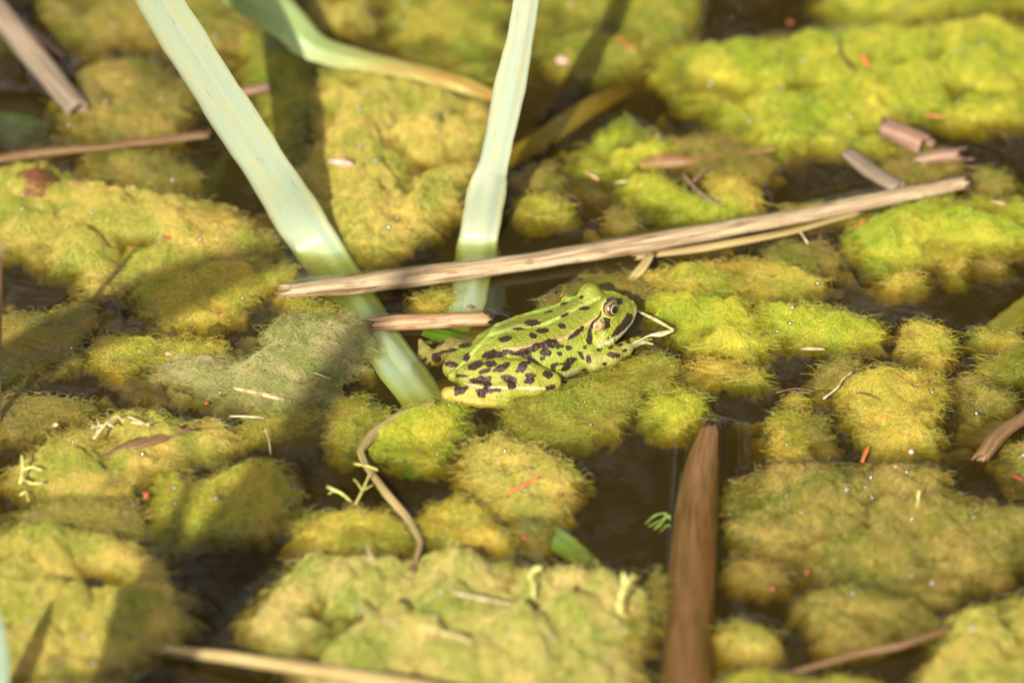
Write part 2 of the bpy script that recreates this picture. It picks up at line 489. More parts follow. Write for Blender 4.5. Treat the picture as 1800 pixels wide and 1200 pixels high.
def clump(label, poly, H=5.0, tint='yellow', edge=5.0, wob=3.0, fuzz=1.0, lumps=1.0, flat=0.0):
    idx = clump.i; clump.i += 1
    P = chaikin([unproj(a, b)[:2] for a, b in poly], 2)
    lo = P.min(0) - 15; hi = P.max(0) + 15
    x_i = slice(max(0, np.searchsorted(GX, lo[0])), np.searchsorted(GX, hi[0])); y_i = slice(max(0, np.searchsorted(GY, lo[1])), np.searchsorted(GY, hi[1]))
    X = GXX[x_i, y_i]; Y = GYY[x_i, y_i]
    if X.size == 0: return None
    sd = poly_sd(X, Y, P) + wob * 1.9 * W1[x_i, y_i] + wob * 1.1 * W2[x_i, y_i] + 1.2 * W3[x_i, y_i] - 2.3
    ins = np.clip(sd, 0, None)
    rise = 1 - np.exp(-ins / (edge * 1.7))
    body = rise * (H * (-.26 + 1.25 * D1[x_i, y_i] + 1.15 * LUMP[x_i, y_i]) + (2.7 * (D2[x_i, y_i] - .45) + .7 * (D3[x_i, y_i] - .4)) * lumps * min(1.2, .5 + H / 8) + .25 * BIL3[x_i, y_i])
    h = np.where(sd > 0, body, np.minimum(sd * .6, 1.0 + sd * 1.0) + .6 * (D2[x_i, y_i] - .5) * np.clip(-sd / 2, 0, 1) + .25 * BIL3[x_i, y_i] * np.clip(-sd, 0, 1)) - flat * rise
    h = np.maximum(h, -12)
    gx_, gy_ = np.gradient(smooth2(smooth2(smooth2(smooth2(sd)))), STEP)
    gl = np.hypot(gx_, gy_) + 1e-6
    HW[x_i, y_i] = np.maximum(HW[x_i, y_i], h)
    keep = sd > -6
    cell = keep[:-1, :-1] & keep[1:, :-1] & keep[1:, 1:] & keep[:-1, 1:]
    I = np.arange(X.size).reshape(X.shape)
    F = np.stack([I[:-1, :-1], I[1:, :-1], I[1:, 1:], I[:-1, 1:]], -1)[cell]
    used = np.unique(F)
    remap = np.zeros(X.size, np.int64); remap[used] = np.arange(len(used))
    jx = W2[x_i, y_i] * .5
    V = np.stack([X + jx, Y - jx, h], -1).reshape(-1, 3)[used]
    F = remap[F]
    # close the underside with a skirt that tucks in below the water
    e = np.concatenate([F[:, [0, 1]], F[:, [1, 2]], F[:, [2, 3]], F[:, [3, 0]]])
    key = np.sort(e, 1)[:, 0] * 10 ** 7 + np.sort(e, 1)[:, 1]
    _, inv, cnt = np.unique(key, return_inverse=True, return_counts=True)
    be = e[cnt[inv] == 1]
    bv = np.unique(be); m2 = {int(a): len(V) + q for q, a in enumerate(bv)}
    cen = V[:, :2].mean(0)
    low = V[bv].copy(); low[:, 2] = -9.5      # the floating clump is undercut
    low[:, 0] += (gx_ / gl).reshape(-1)[used][bv] * 12; low[:, 1] += (gy_ / gl).reshape(-1)[used][bv] * 12
    F2 = np.array([[b, a, m2[int(a)], m2[int(b)]] for a, b in be]).reshape(-1, 4)
    V = np.concatenate([V, low]); F = np.concatenate([F, F2])
    o = mesh_obj('algae_clump', V, F, M_ALGAE)
    tc = TINT[tint] if isinstance(tint, str) else tint
    o.color = (*tc, 1)
    tag(o, label, 'algae', 'floating clumps of thread algae')
    area = float((h > -.6).sum()) * STEP * STEP
    pyc = np.mean([b for a, b in poly])
    foc = 1.0 if 380 < pyc < 800 else (.6 if 250 < pyc < 930 else .38)
    rad = .060 if foc == 1.0 else .08
    n = int(area * 2.2 * foc * fuzz)
    if n > 20:
        hd = np.where(sd > .5, h, np.maximum(h, .1))
        filaments('filaments', hd, x_i, y_i, (sd > -.6) & (h > -4), n, o, tc, rad, 6.5, seed=idx, lifted=.6)
        rim = (sd > -.8) & (sd < 2.5)
        if foc > .5: filaments('filaments', hd, x_i, y_i, rim, int(rim.sum() * STEP * STEP * 1.0 * foc), o, tc, rad * .9, 5.5, seed=idx + 500)
    return o
clump.i = 0

CL = [
 # left side
 ('broad straw yellow algae mat crossed by leaf shadow, left of the wide pale leaf', [(-60,300),(60,280),(130,315),(230,335),(330,345),(400,368),(450,400),(490,425),(500,450),(430,470),(330,475),(250,500),(185,525),(120,480),(50,447),(-60,435)], 6.5, 'straw', 6, 3),
 ('half shaded algae lobe with ragged threads hanging off the broad straw yellow mat', [(225,505),(300,468),(420,455),(505,462),(500,490),(452,510),(445,552),(400,566),(345,583),(265,572),(240,540)], 4.5, 'yellow', 5, 4),
 ('rounded yellow algae knob with one red seed, below the ragged shaded lobe', [(152,605),(190,580),(250,588),(330,600),(425,600),(440,618),(330,628),(250,642),(222,660),(165,645)], 3.6, 'yellow', 5, 3),
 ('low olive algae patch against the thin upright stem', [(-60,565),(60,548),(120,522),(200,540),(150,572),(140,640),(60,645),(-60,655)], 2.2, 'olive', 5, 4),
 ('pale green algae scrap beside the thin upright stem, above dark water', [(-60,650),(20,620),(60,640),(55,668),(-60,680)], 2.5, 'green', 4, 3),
 ('large grey green fuzzy mat reaching the wide submerged leaf and short stick', [(468,582),(500,556),(560,548),(640,566),(678,586),(690,612),(655,640),(605,652),(600,690),(525,727),(430,717),(350,692),(240,668),(260,642),(380,628),(450,620)], 4.6, 'sage', 6, 4),
 ('small algae tuft caught under the split end of the long stick', [(476,512),(520,512),(562,528),(605,552),(545,556),(505,535)], 3.0, 'yellow', 3, 2),
 ('thin greenish algae film with loose threads near the white petal fragment', [(-60,712),(60,690),(140,708),(200,690),(180,720),(110,745),(60,765),(-60,770)], .8, 'olive', 5, 4),
 ('dim algae hump just under the orange wood splinter', [(410,742),(460,722),(520,725),(570,715),(620,700),(650,712),(560,742),(500,770),(430,765)], 1.6, 'green', 5, 3),
 # lower left
 ('sunlit yellow clump carrying pale tangled rootlets and a flake of bark', [(20,812),(90,772),(140,752),(200,727),(270,722),(330,748),(400,740),(425,772),(385,802),(350,800),(300,815),(250,832),(238,868),(150,882),(60,872),(10,845)], 6.0, 'straw', 6, 3),
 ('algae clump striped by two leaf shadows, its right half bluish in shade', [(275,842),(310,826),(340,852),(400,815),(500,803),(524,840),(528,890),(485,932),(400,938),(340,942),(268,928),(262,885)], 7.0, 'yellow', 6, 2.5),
 ('low dull algae strip in front of the clump with rootlets', [(20,900),(60,880),(150,872),(230,880),(255,908),(245,935),(130,938),(30,930)], 3.2, 'olive', 5, 3),
 ('thick straw algae mat with a slanting shadow edge, beside the pale blurred leaf', [(-60,930),(60,925),(120,918),(190,928),(255,955),(275,985),(312,1030),(338,1080),(330,1120),(260,1152),(170,1172),(60,1185),(-60,1190)], 8.5, 'straw', 7, 3),
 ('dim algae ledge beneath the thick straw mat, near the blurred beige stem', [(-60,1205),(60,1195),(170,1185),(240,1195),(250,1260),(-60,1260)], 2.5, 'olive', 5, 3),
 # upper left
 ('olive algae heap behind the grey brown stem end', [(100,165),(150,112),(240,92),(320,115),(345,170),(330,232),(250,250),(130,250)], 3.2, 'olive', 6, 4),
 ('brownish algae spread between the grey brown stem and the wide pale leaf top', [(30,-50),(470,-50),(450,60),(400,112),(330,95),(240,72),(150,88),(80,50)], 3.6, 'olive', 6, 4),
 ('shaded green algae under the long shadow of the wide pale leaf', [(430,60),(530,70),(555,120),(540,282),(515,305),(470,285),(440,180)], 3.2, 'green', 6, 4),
 ('narrow algae ridge in front of the curved orange brown stalk', [(130,268),(230,258),(310,270),(350,300),(335,332),(240,332),(160,312)], 2.8, 'olive', 5, 3),
 ('small bright algae knob with orange specks below the bent twisted leaf', [(400,70),(440,52),(470,70),(465,100),(420,108)], 3.2, 'yellow', 4, 2),
 # top centre
 ('big lumpy yellow mat between the two tall leaves, dotted with dark seeds', [(545,135),(600,112),(700,130),(800,162),(862,190),(858,250),(825,335),(780,390),(720,422),(690,447),(640,452),(600,437),(560,412),(530,370),(523,300),(545,282)], 7.0, 'straw', 7, 3, 1, 1.6),
 ('green algae slope behind the bent leaf, reaching the narrow upright leaf', [(668,-60),(905,-60),(892,120),(870,152),(805,140),(722,108),(680,50)], 5.5, 'green', 7, 3),
 ('pale algae lump above the bend of the twisted leaf', [(520,-60),(665,-60),(668,35),(610,62),(545,45)], 5.0, 'straw', 6, 3),
 ('blurred green mat carrying the pinkish orange pebble like gall', [(935,-60),(1235,-60),(1232,40),(1165,85),(1115,128),(965,132),(925,60)], 3.6, 'green', 6, 3),
 # top right
 ('largest lime green mat, smooth and sunlit behind the broken stem pieces', [(1128,105),(1200,76),(1290,72),(1400,58),(1500,48),(1600,38),(1860,28),(1860,205),(1780,208),(1720,218),(1640,208),(1600,212),(1560,232),(1582,268),(1520,272),(1440,256),(1360,264),(1290,238),(1238,195),(1165,150)], 7.5, 'lime', 8, 3, .9),
 ('far lime mat behind the largest lime green one', [(1460,-60),(1860,-60),(1860,5),(1740,18),(1620,30),(1520,40),(1440,25)], 5.0, 'lime', 7, 3),
 ('yellow green clump ending in a point, behind the rusty leaf fragment', [(998,298),(1008,252),(1060,226),(1115,202),(1150,235),(1200,262),(1180,300),(1140,292),(1110,302),(1050,314)], 4.6, 'lime', 5, 3),
 ('upper of two small algae pads right of the narrow leaf base', [(892,314),(920,294),(970,290),(1000,310),(985,332),(915,334)], 2.4, 'olive', 4, 2),
 ('lower of two small algae pads right of the narrow leaf base', [(903,358),(940,338),(1000,346),(1022,370),(985,388),(920,387)], 3.0, 'yellow', 4, 2),
 ('slanting lime clump lying against the back of the long stick', [(1088,335),(1130,306),(1180,310),(1232,345),(1292,366),(1300,385),(1230,392),(1150,372)], 4.2, 'lime', 5, 3),
 ('round algae hump with curved water rim behind the long stick', [(1228,345),(1248,305),(1290,295),(1325,312),(1345,345),(1335,368),(1290,372),(1245,366)], 4.0, 'yellow', 5, 2),
 ('algae scraps around the rusty leaf fragment', [(1150,255),(1230,235),(1320,260),(1370,290),(1340,320),(1260,300),(1190,300)], 1.6, 'olive', 5, 4),
 ('little olive knob in dark water just behind the long stick', [(1055,375),(1090,362),(1125,372),(1130,395),(1085,405)], 2.0, 'olive', 3, 2),
 ('ribbon of algae draped along the far part of the long stick', [(1360,372),(1440,352),(1510,358),(1530,375),(1450,385),(1380,390)], 2.6, 'yellow', 3, 2),
 ('oval algae pad past the far end of the long stick', [(1695,305),(1730,290),(1775,300),(1792,320),(1770,338),(1710,335)], 2.6, 'olive', 4, 2),
 ('algae bank between the broken stems and the long stick', [(1570,262),(1620,240),(1680,282),(1700,300),(1640,315),(1580,325),(1540,300)], 2.4, 'olive', 5, 3),
 # right of the frog
 ('bright lime mat in front of the far end of the long stick', [(1478,425),(1510,382),(1580,357),(1680,342),(1760,350),(1860,362),(1860,440),(1760,436),(1680,450),(1592,462),(1560,482),(1520,467)], 6.2, 'lime', 6, 2.5),
 ('elongated fuzzy yellow clump rimmed by water below the middle of the long stick', [(1128,485),(1200,462),(1300,455),(1400,465),(1455,485),(1457,510),(1380,518),(1280,513),(1180,512)], 3.8, 'yellow', 5, 3),
 ('thin olive algae film by the underside of the long stick', [(1330,452),(1370,430),(1440,424),(1490,450),(1492,478),(1440,470)], 1.8, 'olive', 5, 3),
 ('small fuzzy islet in the grey reflecting water', [(1540,492),(1570,474),(1615,474),(1632,492),(1600,508),(1560,510)], 2.4, 'yellow', 3, 2),
 ('drooping algae tongue under the bright lime mat', [(1656,448),(1690,446),(1700,480),(1680,492),(1660,475)], 1.6, 'yellow', 3, 1.5),
 ('flat olive scrap beside the drooping tongue', [(1710,450),(1760,448),(1775,468),(1745,478),(1715,468)], 1.2, 'olive', 3, 1.5),
 ('large fluffy lime clump facing the frog snout', [(1132,515),(1180,503),(1250,513),(1305,530),(1345,565),(1352,610),(1322,638),(1255,628),(1205,602),(1170,575),(1140,560)], 6.0, 'lime', 5, 3, 1.3),
 ('long fluffy arm stretching right from the clump at the frog snout', [(1325,532),(1440,538),(1520,560),(1562,582),(1556,606),(1480,608),(1400,606),(1345,600)], 4.0, 'lime', 5, 3, 1.3),
 ('ragged algae fringe below the clump at the frog snout', [(1190,642),(1235,622),(1300,640),(1352,656),(1332,678),(1280,668),(1210,660)], 2.6, 'yellow', 4, 3, 1.4),
 ('yellow algae cone with long threads beyond the fluffy arm', [(1580,585),(1600,562),(1640,570),(1690,605),(1672,632),(1620,632),(1570,615)], 3.2, 'yellow', 4, 3, 1.3),
 ('small algae pad with a bright curved rim of water by the sunken leaf', [(1705,590),(1730,575),(1770,585),(1800,595),(1770,608),(1720,606)], 1.8, 'yellow', 3, 2),
 ('faint loose algae threads between the cone and the sunken leaf', [(1690,640),(1720,615),(1800,612),(1860,620),(1860,660),(1780,665),(1720,660)], .8, 'green', 4, 4),
 ('bright double humped clump with red seeds and small twigs', [(1470,665),(1540,640),(1600,645),(1650,668),(1668,720),(1660,760),(1640,785),(1580,795),(1520,785),(1500,745),(1478,720),(1462,690)], 6.0, 'yellow', 6, 3),
 ('olive skirt of algae left of the double humped clump', [(1425,655),(1480,628),(1540,625),(1500,650),(1460,680),(1450,740),(1480,790),(1440,800),(1420,740),(1440,700)], 2.2, 'olive', 5, 3),
 ('upright oblong algae pad in front of the small square pad', [(1352,725),(1385,712),(1415,725),(1425,770),(1410,800),(1370,800),(1352,765)], 2.8, 'yellow', 4, 2),
 ('tiny square algae pad beside a dark twig', [(1378,695),(1410,688),(1430,698),(1425,712),(1385,712)], 1.8, 'yellow', 3, 1.5),
 ('triangular algae scrap at the base of the brown rotten stalk', [(1685,680),(1700,660),(1740,668),(1790,700),(1760,725),(1710,735),(1690,710)], 2.6, 'olive', 4, 3),
 ('algae edge beyond the purple grey water pool', [(1770,780),(1860,760),(1860,860),(1790,850),(1765,820)], 3.0, 'olive', 5, 3),
 # around the frog
 ('moss like algae bed on which the frog rests its arm and belly', [(860,720),(960,693),(1050,655),(1130,612),(1190,632),(1205,662),(1150,690),(1120,720),(1060,765),(970,778),(900,755)], 3.4, 'green', 6, 3, 1.2),
 ('glowing green knob next to the frog, above the dark brown pool', [(1115,715),(1150,690),(1215,690),(1252,712),(1240,742),(1190,760),(1140,745)], 4.0, 'lime', 5, 2, 1.2),
 ('olive algae seen through shallow water behind the frog head', [(960,545),(985,505),(1030,480),(1090,485),(1140,500),(1125,540),(1080,560),(1000,570)], .6, 'olive', 5, 3),
 ('algae tuft between the long stick and the short stick', [(715,535),(745,505),(800,505),(815,525),(790,545),(740,548)], 1.6, 'yellow', 3, 2),
 ('bright torn edged clump beneath the frog foot, by the curved pale stalk', [(640,775),(680,730),(740,708),(810,712),(832,745),(800,790),(768,822),(720,812),(660,800)], 5.5, 'lime', 5, 2.5),
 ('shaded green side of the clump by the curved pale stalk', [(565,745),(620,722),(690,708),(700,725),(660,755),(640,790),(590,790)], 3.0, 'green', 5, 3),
 ('straw algae clump holding an orange seed and orange splinter', [(800,792),(870,762),(940,780),(1000,810),(1026,846),(1002,882),(990,912),(930,918),(860,882),(812,842)], 4.6, 'straw', 6, 2.5),
 ('rounded yellow clump in front of the orange splinter', [(730,900),(790,862),(850,885),(882,920),(912,942),(900,966),(830,968),(745,950)], 6.0, 'yellow', 6, 2),
 ('rounded yellow clump crossed by the thin bent stalk', [(502,938),(560,892),(640,886),(715,908),(742,950),(660,965),(545,965)], 5.6, 'yellow', 6, 2),
 ('thin algae veil over the sunken green leaf tip, in front of the dark pool', [(880,920),(930,905),(980,915),(985,940),(940,955),(890,950)], .8, 'olive', 4, 2),
 # bottom
 ('large pale glistening mat with upright yellow shoots', [(428,1085),(488,1002),(540,972),(620,967),(700,988),(780,968),(860,977),(930,992),(1000,987),(1080,1002),(1132,1030),(1157,1072),(1140,1130),(1122,1190),(1110,1270),(600,1270),(500,1165),(440,1132)], 9.0, (.60, .53, .15), 7, 2.5, 1, 1.3),
 ('wide dull algae raft with pale greenish right wing, right of the upright brown stem', [(1280,840),(1400,805),(1540,812),(1660,822),(1690,872),(1760,892),(1860,880),(1860,945),(1792,990),(1740,1012),(1650,1062),(1600,1040),(1540,1022),(1440,1012),(1400,985),(1310,960),(1275,900)], 3.8, 'olive', 6, 3, 1, 1.7),
 ('single round yellow knob standing on the wide dull raft', [(1490,985),(1500,955),(1530,945),(1565,960),(1575,1000),(1545,1022),(1505,1015)], 8.0, 'yellow', 5, 1.5),
 ('small yellow knob behind the single round one', [(1430,965),(1450,940),(1490,945),(1495,970),(1470,1000),(1440,995)], 5.5, 'yellow', 4, 1.5),
 ('lumpy olive clump in front of the wide dull raft', [(1390,1045),(1460,1032),(1560,1036),(1645,1062),(1652,1100),(1560,1122),(1470,1152),(1425,1112)], 5.2, 'olive', 6, 3, 1, 1.4),
 ('squarish pale clump with torn edge against the upright brown stem', [(1256,1090),(1300,1080),(1358,1108),(1372,1145),(1315,1158),(1262,1155)], 5.2, 'straw', 4, 2),
 ('dim algae knob touching the upright brown stem', [(1272,985),(1330,968),(1392,1000),(1365,1032),(1292,1026)], 2.8, 'olive', 5, 2),
 ('tan yellow mat beyond the reddish thin stalk', [(1610,1190),(1680,1072),(1750,1052),(1860,1032),(1860,1270),(1590,1270)], 6.5, 'straw', 6, 3),
 ('yellow algae shoulder in front of the reddish thin stalk', [(1235,1188),(1360,1168),(1410,1192),(1560,1182),(1600,1270),(1235,1270)], 4.5, 'yellow', 6, 2.5),
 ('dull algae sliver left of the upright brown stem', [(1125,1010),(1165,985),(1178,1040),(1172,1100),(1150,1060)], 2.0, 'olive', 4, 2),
]
clumps = {}
for row in CL:
    o = clump(*row)

# ------------------------------------------------------------------ water with a curved rim where it climbs the clumps
def near_seg_px(pts, halfw):
    d = np.full(GXX.shape, 1e9)
    g = [unproj(*p)[:2] for p in pts]
    for a, b in zip(g[:-1], g[1:]):
        d = np.minimum(d, seg_dist(GXX, GYY, a[0], a[1], b[0], b[1]))
    return d - halfw
RIMS = [near_seg_px([(505, 512), (900, 467), (1400, 382), (1700, 322)], 3.6), near_seg_px([(672, 570), (855, 562)], 3.2),
        near_seg_px([(1240, 760), (1215, 1230)], 6.0), near_seg_px([(800, 660), (1100, 560)], 13.0)]
dist = np.clip(-HW / .5, 0, None)
for d in RIMS: dist = np.minimum(dist, np.clip(d, 0, None))
WZ = 1.3 * np.exp(-dist / 2.6) + .12 * fbm(GXX / 30, GYY / 40, 77, 2)
for _ in range(3): WZ = smooth2(WZ)
fade = np.clip(np.minimum(np.minimum(GXX + 200, 200 - GXX), np.minimum(GYY + 275, 300 - GYY)) / 12, 0, 1)
WZ = WZ * fade
nx, ny = WZ.shape
I = np.arange(nx * ny).reshape(nx, ny)
Fw = np.stack([I[:-1, :-1], I[1:, :-1], I[1:, 1:], I[:-1, 1:]], -1).reshape(-1, 4).tolist()
Vw = np.stack([GXX, GYY, WZ], -1).reshape(-1, 3)
n0 = len(Vw)
B = 6000.0
xa, xb, ya, yb = GX[0], GX[-1], GY[0], GY[-1]
ex = [(-B, -B, 0), (B, -B, 0), (B, B, 0), (-B, B, 0), (-B, -B, -75), (B, -B, -75), (B, B, -75), (-B, B, -75)]
Vw = np.concatenate([Vw, ex])
bot = [int(q) for q in I[:, 0]]; top = [int(q) for q in I[:, -1]]; lef = [int(q) for q in I[0, :]]; rig = [int(q) for q in I[-1, :]]
a0, a1, a2, a3, b0, b1, b2, b3 = range(n0, n0 + 8)
Fw += [[a0, a1] + bot[::-1], [a1, a2] + rig[::-1], [a2, a3] + top, [a3, a0] + lef]
Fw += [[a1, a0, b0, b1], [a2, a1, b1, b2], [a3, a2, b2, b3], [a0, a3, b3, b0], [b0, b3, b2, b1]]
water = mesh_obj('pond_water', Vw, Fw, M_WATER)
tag(water, 'dark still pond water filling the gaps between algae', None, None, 'structure')

def surf(px, py):
    """point of the highest surface (clump, or the water) seen at a pixel"""
    z = 0.0
    for _ in range(6):
        g = unproj(px, py, z)
        i = int(np.clip(round((g[0] - GX[0]) / STEP), 0, len(GX) - 1)); j = int(np.clip(round((g[1] - GY[0]) / STEP), 0, len(GY) - 1))
        z = .5 * z + .5 * max(0.0, HW[i, j])
    return unproj(px, py, z)
def on(px, py, dz=.8):
    p = surf(px, py); p[2] += dz
    return p
# ------------------------------------------------------------------ frog (one continuous skin grown from a signed-distance body)
FH = math.radians(30.0)
FV = np.array([-17.8, -24.7, 0.0])
FF = np.array([math.cos(FH), math.sin(FH), 0]); FL = np.array([-math.sin(FH), math.cos(FH), 0])
def f2w(p):
    p = np.asarray(p, float)
    return FV + p[..., 0:1] * FF + p[..., 1:2] * FL + p[..., 2:3] * np.array([0, 0, 1.0])

def smin(a, b, k):
    h = np.clip(.5 + .5 * (b - a) / k, 0, 1)
    return b + (a - b) * h - k * h * (1 - h)

def build_frog():
    S = 0.42
    u = np.arange(-15, 71, S); v = np.arange(-31, 33, S); z = np.arange(-9, 19.5, S)
    U, V, Z = np.meshgrid(u, v, z, indexing='ij')
    U = U.astype(np.float32); V = V.astype(np.float32); Z = Z.astype(np.float32)
    st = np.array([  # u, half width, top z, widest-line z, bottom z, squareness
        (-3, .6, 3.0, 2.0, 1.0, 2.0), (0, 2.6, 4.0, 1.5, -1.5, 2.0), (4, 5.0, 6.9, 1.5, -3.5, 2.0), (9, 7.6, 10.2, 1.5, -4.5, 2.1), (15, 10.0, 12.0, 1.2, -5.5, 2.15),
        (22, 12.8, 12.3, .8, -6.2, 2.2), (30, 14.6, 11.8, .8, -6.5, 2.3), (38, 14.0, 12.2, 1.5, -6.0, 2.4), (44, 12.2, 12.9, 3.0, -4.0, 2.5),
        (50, 11.6, 14.2, 5.0, -.5, 2.6), (54, 10.4, 14.6, 6.0, 1.2, 2.6), (58, 8.6, 13.6, 6.8, 2.8, 2.5), (62, 6.2, 12.5, 7.4, 4.2, 2.4), (64.6, 3.9, 11.4, 7.8, 5.6, 2.2), (66.4, 1.2, 9.4, 8.2, 7.0, 2.0)])
    def I(c): return np.interp(U, st[:, 0], st[:, c]).astype(np.float32)
    w, zt, zc, zb, nn = I(1), I(2), I(3), I(4), I(5)
    dz = np.where(Z > zc, (Z - zc) / np.maximum(zt - zc, .3), (zc - Z) / np.maximum(zc - zb, .3))
    rad = (np.abs(V / w) ** nn + np.abs(dz) ** nn) ** (1 / nn)
    d = (rad - 1) * np.minimum(w, np.maximum(zt - zc, zc - zb)) * .8
    d = np.maximum(d, np.maximum(U - 66.6, -3.0 - U))
    del rad, dz
    def cap(a, b, ra, rb, sz=1.0):
        a = np.array(a, np.float32); b = np.array(b, np.float32); ab = b - a
        t = np.clip(((U - a[0]) * ab[0] + (V - a[1]) * ab[1] + (Z - a[2]) * ab[2]) / (ab @ ab), 0, 1)
        return np.sqrt((U - a[0] - t * ab[0]) ** 2 + (V - a[1] - t * ab[1]) ** 2 + ((Z - a[2] - t * ab[2]) * sz) ** 2) - (ra + (rb - ra) * t)
    def ball(c, r): return np.sqrt((U - c[0]) ** 2 + (V - c[1]) ** 2 + (Z - c[2]) ** 2) - r
    def chain(pts, rs, k=1.2):
        q = None
        for i in range(len(pts) - 1):
            c = cap(pts[i], pts[i + 1], rs[i], rs[i + 1])
            q = c if q is None else smin(q, c, k)
        return q
    for s in (-1, 1):
        # eyelid bumps, dorsolateral folds, ear drum rim, jaw corner gland
        d = smin(d, ball((52.4, s * 5.2, 13.9), 3.8), 1.6)
        fold = chain([(50, s * 8.9, 11.6), (44, s * 9.3, 10.2), (36, s * 9.9, 9.7), (28, s * 9.8, 9.6), (20, s * 8.6, 9.8), (12, s * 6.2, 9.2), (6, s * 3.4, 6.9)], [.9, 1.0, 1.05, 1.05, .95, .85, .5], .6)
        d = smin(d, fold, 1.1)
        d = smin(d, chain([(50.5, s * 11.0, 4.6), (46, s * 12.0, 4.2), (42.5, s * 12.2, 4.6)], [1.3, 1.5, 1.0]), 1.6)
        # brow ridge from eye to nostril
        d = smin(d, chain([(55.5, s * 6.2, 13.2), (60.5, s * 4.2, 12.2), (64.2, s * 1.9, 11.0)], [1.2, .9, .7]), 1.2)
    d = smin(d, chain([(40, 0, 12.0), (30, 0, 11.6), (20, 0, 12.1), (12, 0, 10.9), (5, 0, 7.4)], [.45, .45, .5, .5, .4], .5), 1.0)   # backbone
    # sacral hump
    d = smin(d, ball((17, 3.2, 8.6), 3.6), 2.2); d = smin(d, ball((17, -3.2, 8.6), 3.6), 2.2)
    # mouth slit along the jaw
    for s in (-1, 1):
        m = chain([(67.2, 0, 7.0), (65.6, s * 3.2, 6.7), (62.8, s * 6.2, 6.2), (58.5, s * 9.0, 5.2), (54.5, s * 10.9, 4.2), (50.5, s * 12.1, 3.4)], [.42] * 6, .3)
        d = -smin(-d, m, .5)
        d = -smin(-d, ball((63.4, s * 2.7, 11.7), .55), .4)        # nostril
        tymp = np.abs(ball((47.0, s * 10.9, 10.2), 2.2)) - .32
        d = smin(d, np.maximum(tymp, np.abs(V * s - 10.2) - 1.1), .5)
    # near hind leg, folded
    thigh = chain([(1.5, -4.5, 3.2), (9, -9.6, 4.6), (17, -14.2, 4.4), (25, -18.2, 1.8)], [3.8, 5.0, 4.7, 2.7], 2.0)
    d = smin(d, thigh, 1.3)
    shank = chain([(25.2, -18.8, 1.0), (18, -18.0, 1.0), (9, -15.6, 1.1), (0, -12.0, 1.3), (-8.0, -8.6, 1.5)], [2.5, 3.2, 3.6, 3.2, 2.3], 2.0)
    d = smin(d, shank, .55)
    foot = chain([(-8.0, -9.0, .8), (0, -15.6, -.6), (9, -20.5, -1.6)], [2.0, 1.6, 1.5], 1.0)
    d = smin(d, foot, .4)
    for i, (tu, tv) in enumerate([(23, -22.5), (29, -25.0), (31, -28.0), (26, -29.5), (18, -28.0)]):
        d = smin(d, chain([(8.5, -20.5 - .2 * i, -1.6), ((8.5 + tu) / 2, (-20.5 + tv) / 2 - .6, -1.3), (tu, tv, -1.8)], [.85, .75, .5], .5), .5)
    # far hind leg, under water
    d = smin(d, chain([(1.5, 4.5, 1.6), (8, 11, .6), (16, 18, -1.4)], [3.6, 4.4, 2.7], 2.0), 1.3)
    d = smin(d, chain([(16, 18.6, -1.6), (9, 19.0, -1.2), (0, 15.8, -1.2)], [2.6, 4.0, 2.6], 1.5), .6)
    d = smin(d, chain([(0, 15.8, -1.2), (.6, 21, -.8), (1.8, 26.6, .6)], [2.6, 2.4, .9], 1.0), .5)
    for i, (tu, tv) in enumerate([(11, 30), (9, 31.5), (6, 31.8)]):
        d = smin(d, chain([(1.6, 25.0, -.4), ((tu + 1.6) / 2, (tv + 25) / 2, -1.9), (tu, tv, -3.6)], [.9, .75, .5], .5), .5)
    # near arm: upper arm, forearm, hand with four fingers
    d = smin(d, chain([(41, -10.5, 4.0), (41.8, -14.8, 1.9)], [3.2, 2.9], 1.0), 1.5)
    d = smin(d, chain([(41.8, -15.2, 1.8), (48, -15.2, 2.3), (54.5, -13.4, 2.3), (58.4, -11.8, 2.2)], [2.7, 3.0, 2.3, 1.5], 1.5), .6)
    hand = ball((59.6, -11.3, 1.9), 1.55)
    d = smin(d, hand, .8)
    for (tu, tv, tz) in [(65.4, -13.4, 1.0), (66.5, -10.6, 1.2), (64.2, -7.4, 1.1), (60.5, -6.8, 1.0)]:
        mu, mv = (tu + 59.6) / 2, (tv - 11.3) / 2
        d = smin(d, chain([(59.8, -11.2, 1.7), (mu, mv, 2.1), (tu, tv, tz)], [.85, .7, .45], .4), .5)
    # far arm
    d = smin(d, chain([(41, 10.5, 3.5), (43, 15, 1.0), (52, 14, .5), (58, 11.5, .6)], [3.0, 2.7, 2.3, 1.4], 1.2), 1.2)
    # ---- surface nets
    ins = d < 0
    c8 = np.stack([ins[i:ins.shape[0] - 1 + i, j:ins.shape[1] - 1 + j, k:ins.shape[2] - 1 + k] for i in (0, 1) for j in (0, 1) for k in (0, 1)]).sum(0)
    act = (c8 > 0) & (c8 < 8)
    ci, cj, ck = np.nonzero(act)
    idx = np.full(act.shape, -1, np.int64); idx[act] = np.arange(len(ci))
    acc = np.zeros((len(ci), 3)); cnt = np.zeros(len(ci))
    corners = [(i, j, k) for i in (0, 1) for j in (0, 1) for k in (0, 1)]
    val = {c: d[ci + c[0], cj + c[1], ck + c[2]] for c in corners}
    for a in corners:
        for ax in range(3):
            if a[ax] == 0:
                b = list(a); b[ax] = 1; b = tuple(b)
                va, vb = val[a], val[b]
                m = (va < 0) != (vb < 0)
                t = np.where(m, va / np.where(m, va - vb, 1), 0)
                p = np.tile(np.array(a, float), (len(ci), 1)); p[:, ax] = t
                acc[m] += p[m]; cnt[m] += 1
    P = (acc / cnt[:, None] + np.stack([ci, cj, ck], -1)) * S + np.array([u[0], v[0], z[0]])
    quads = []
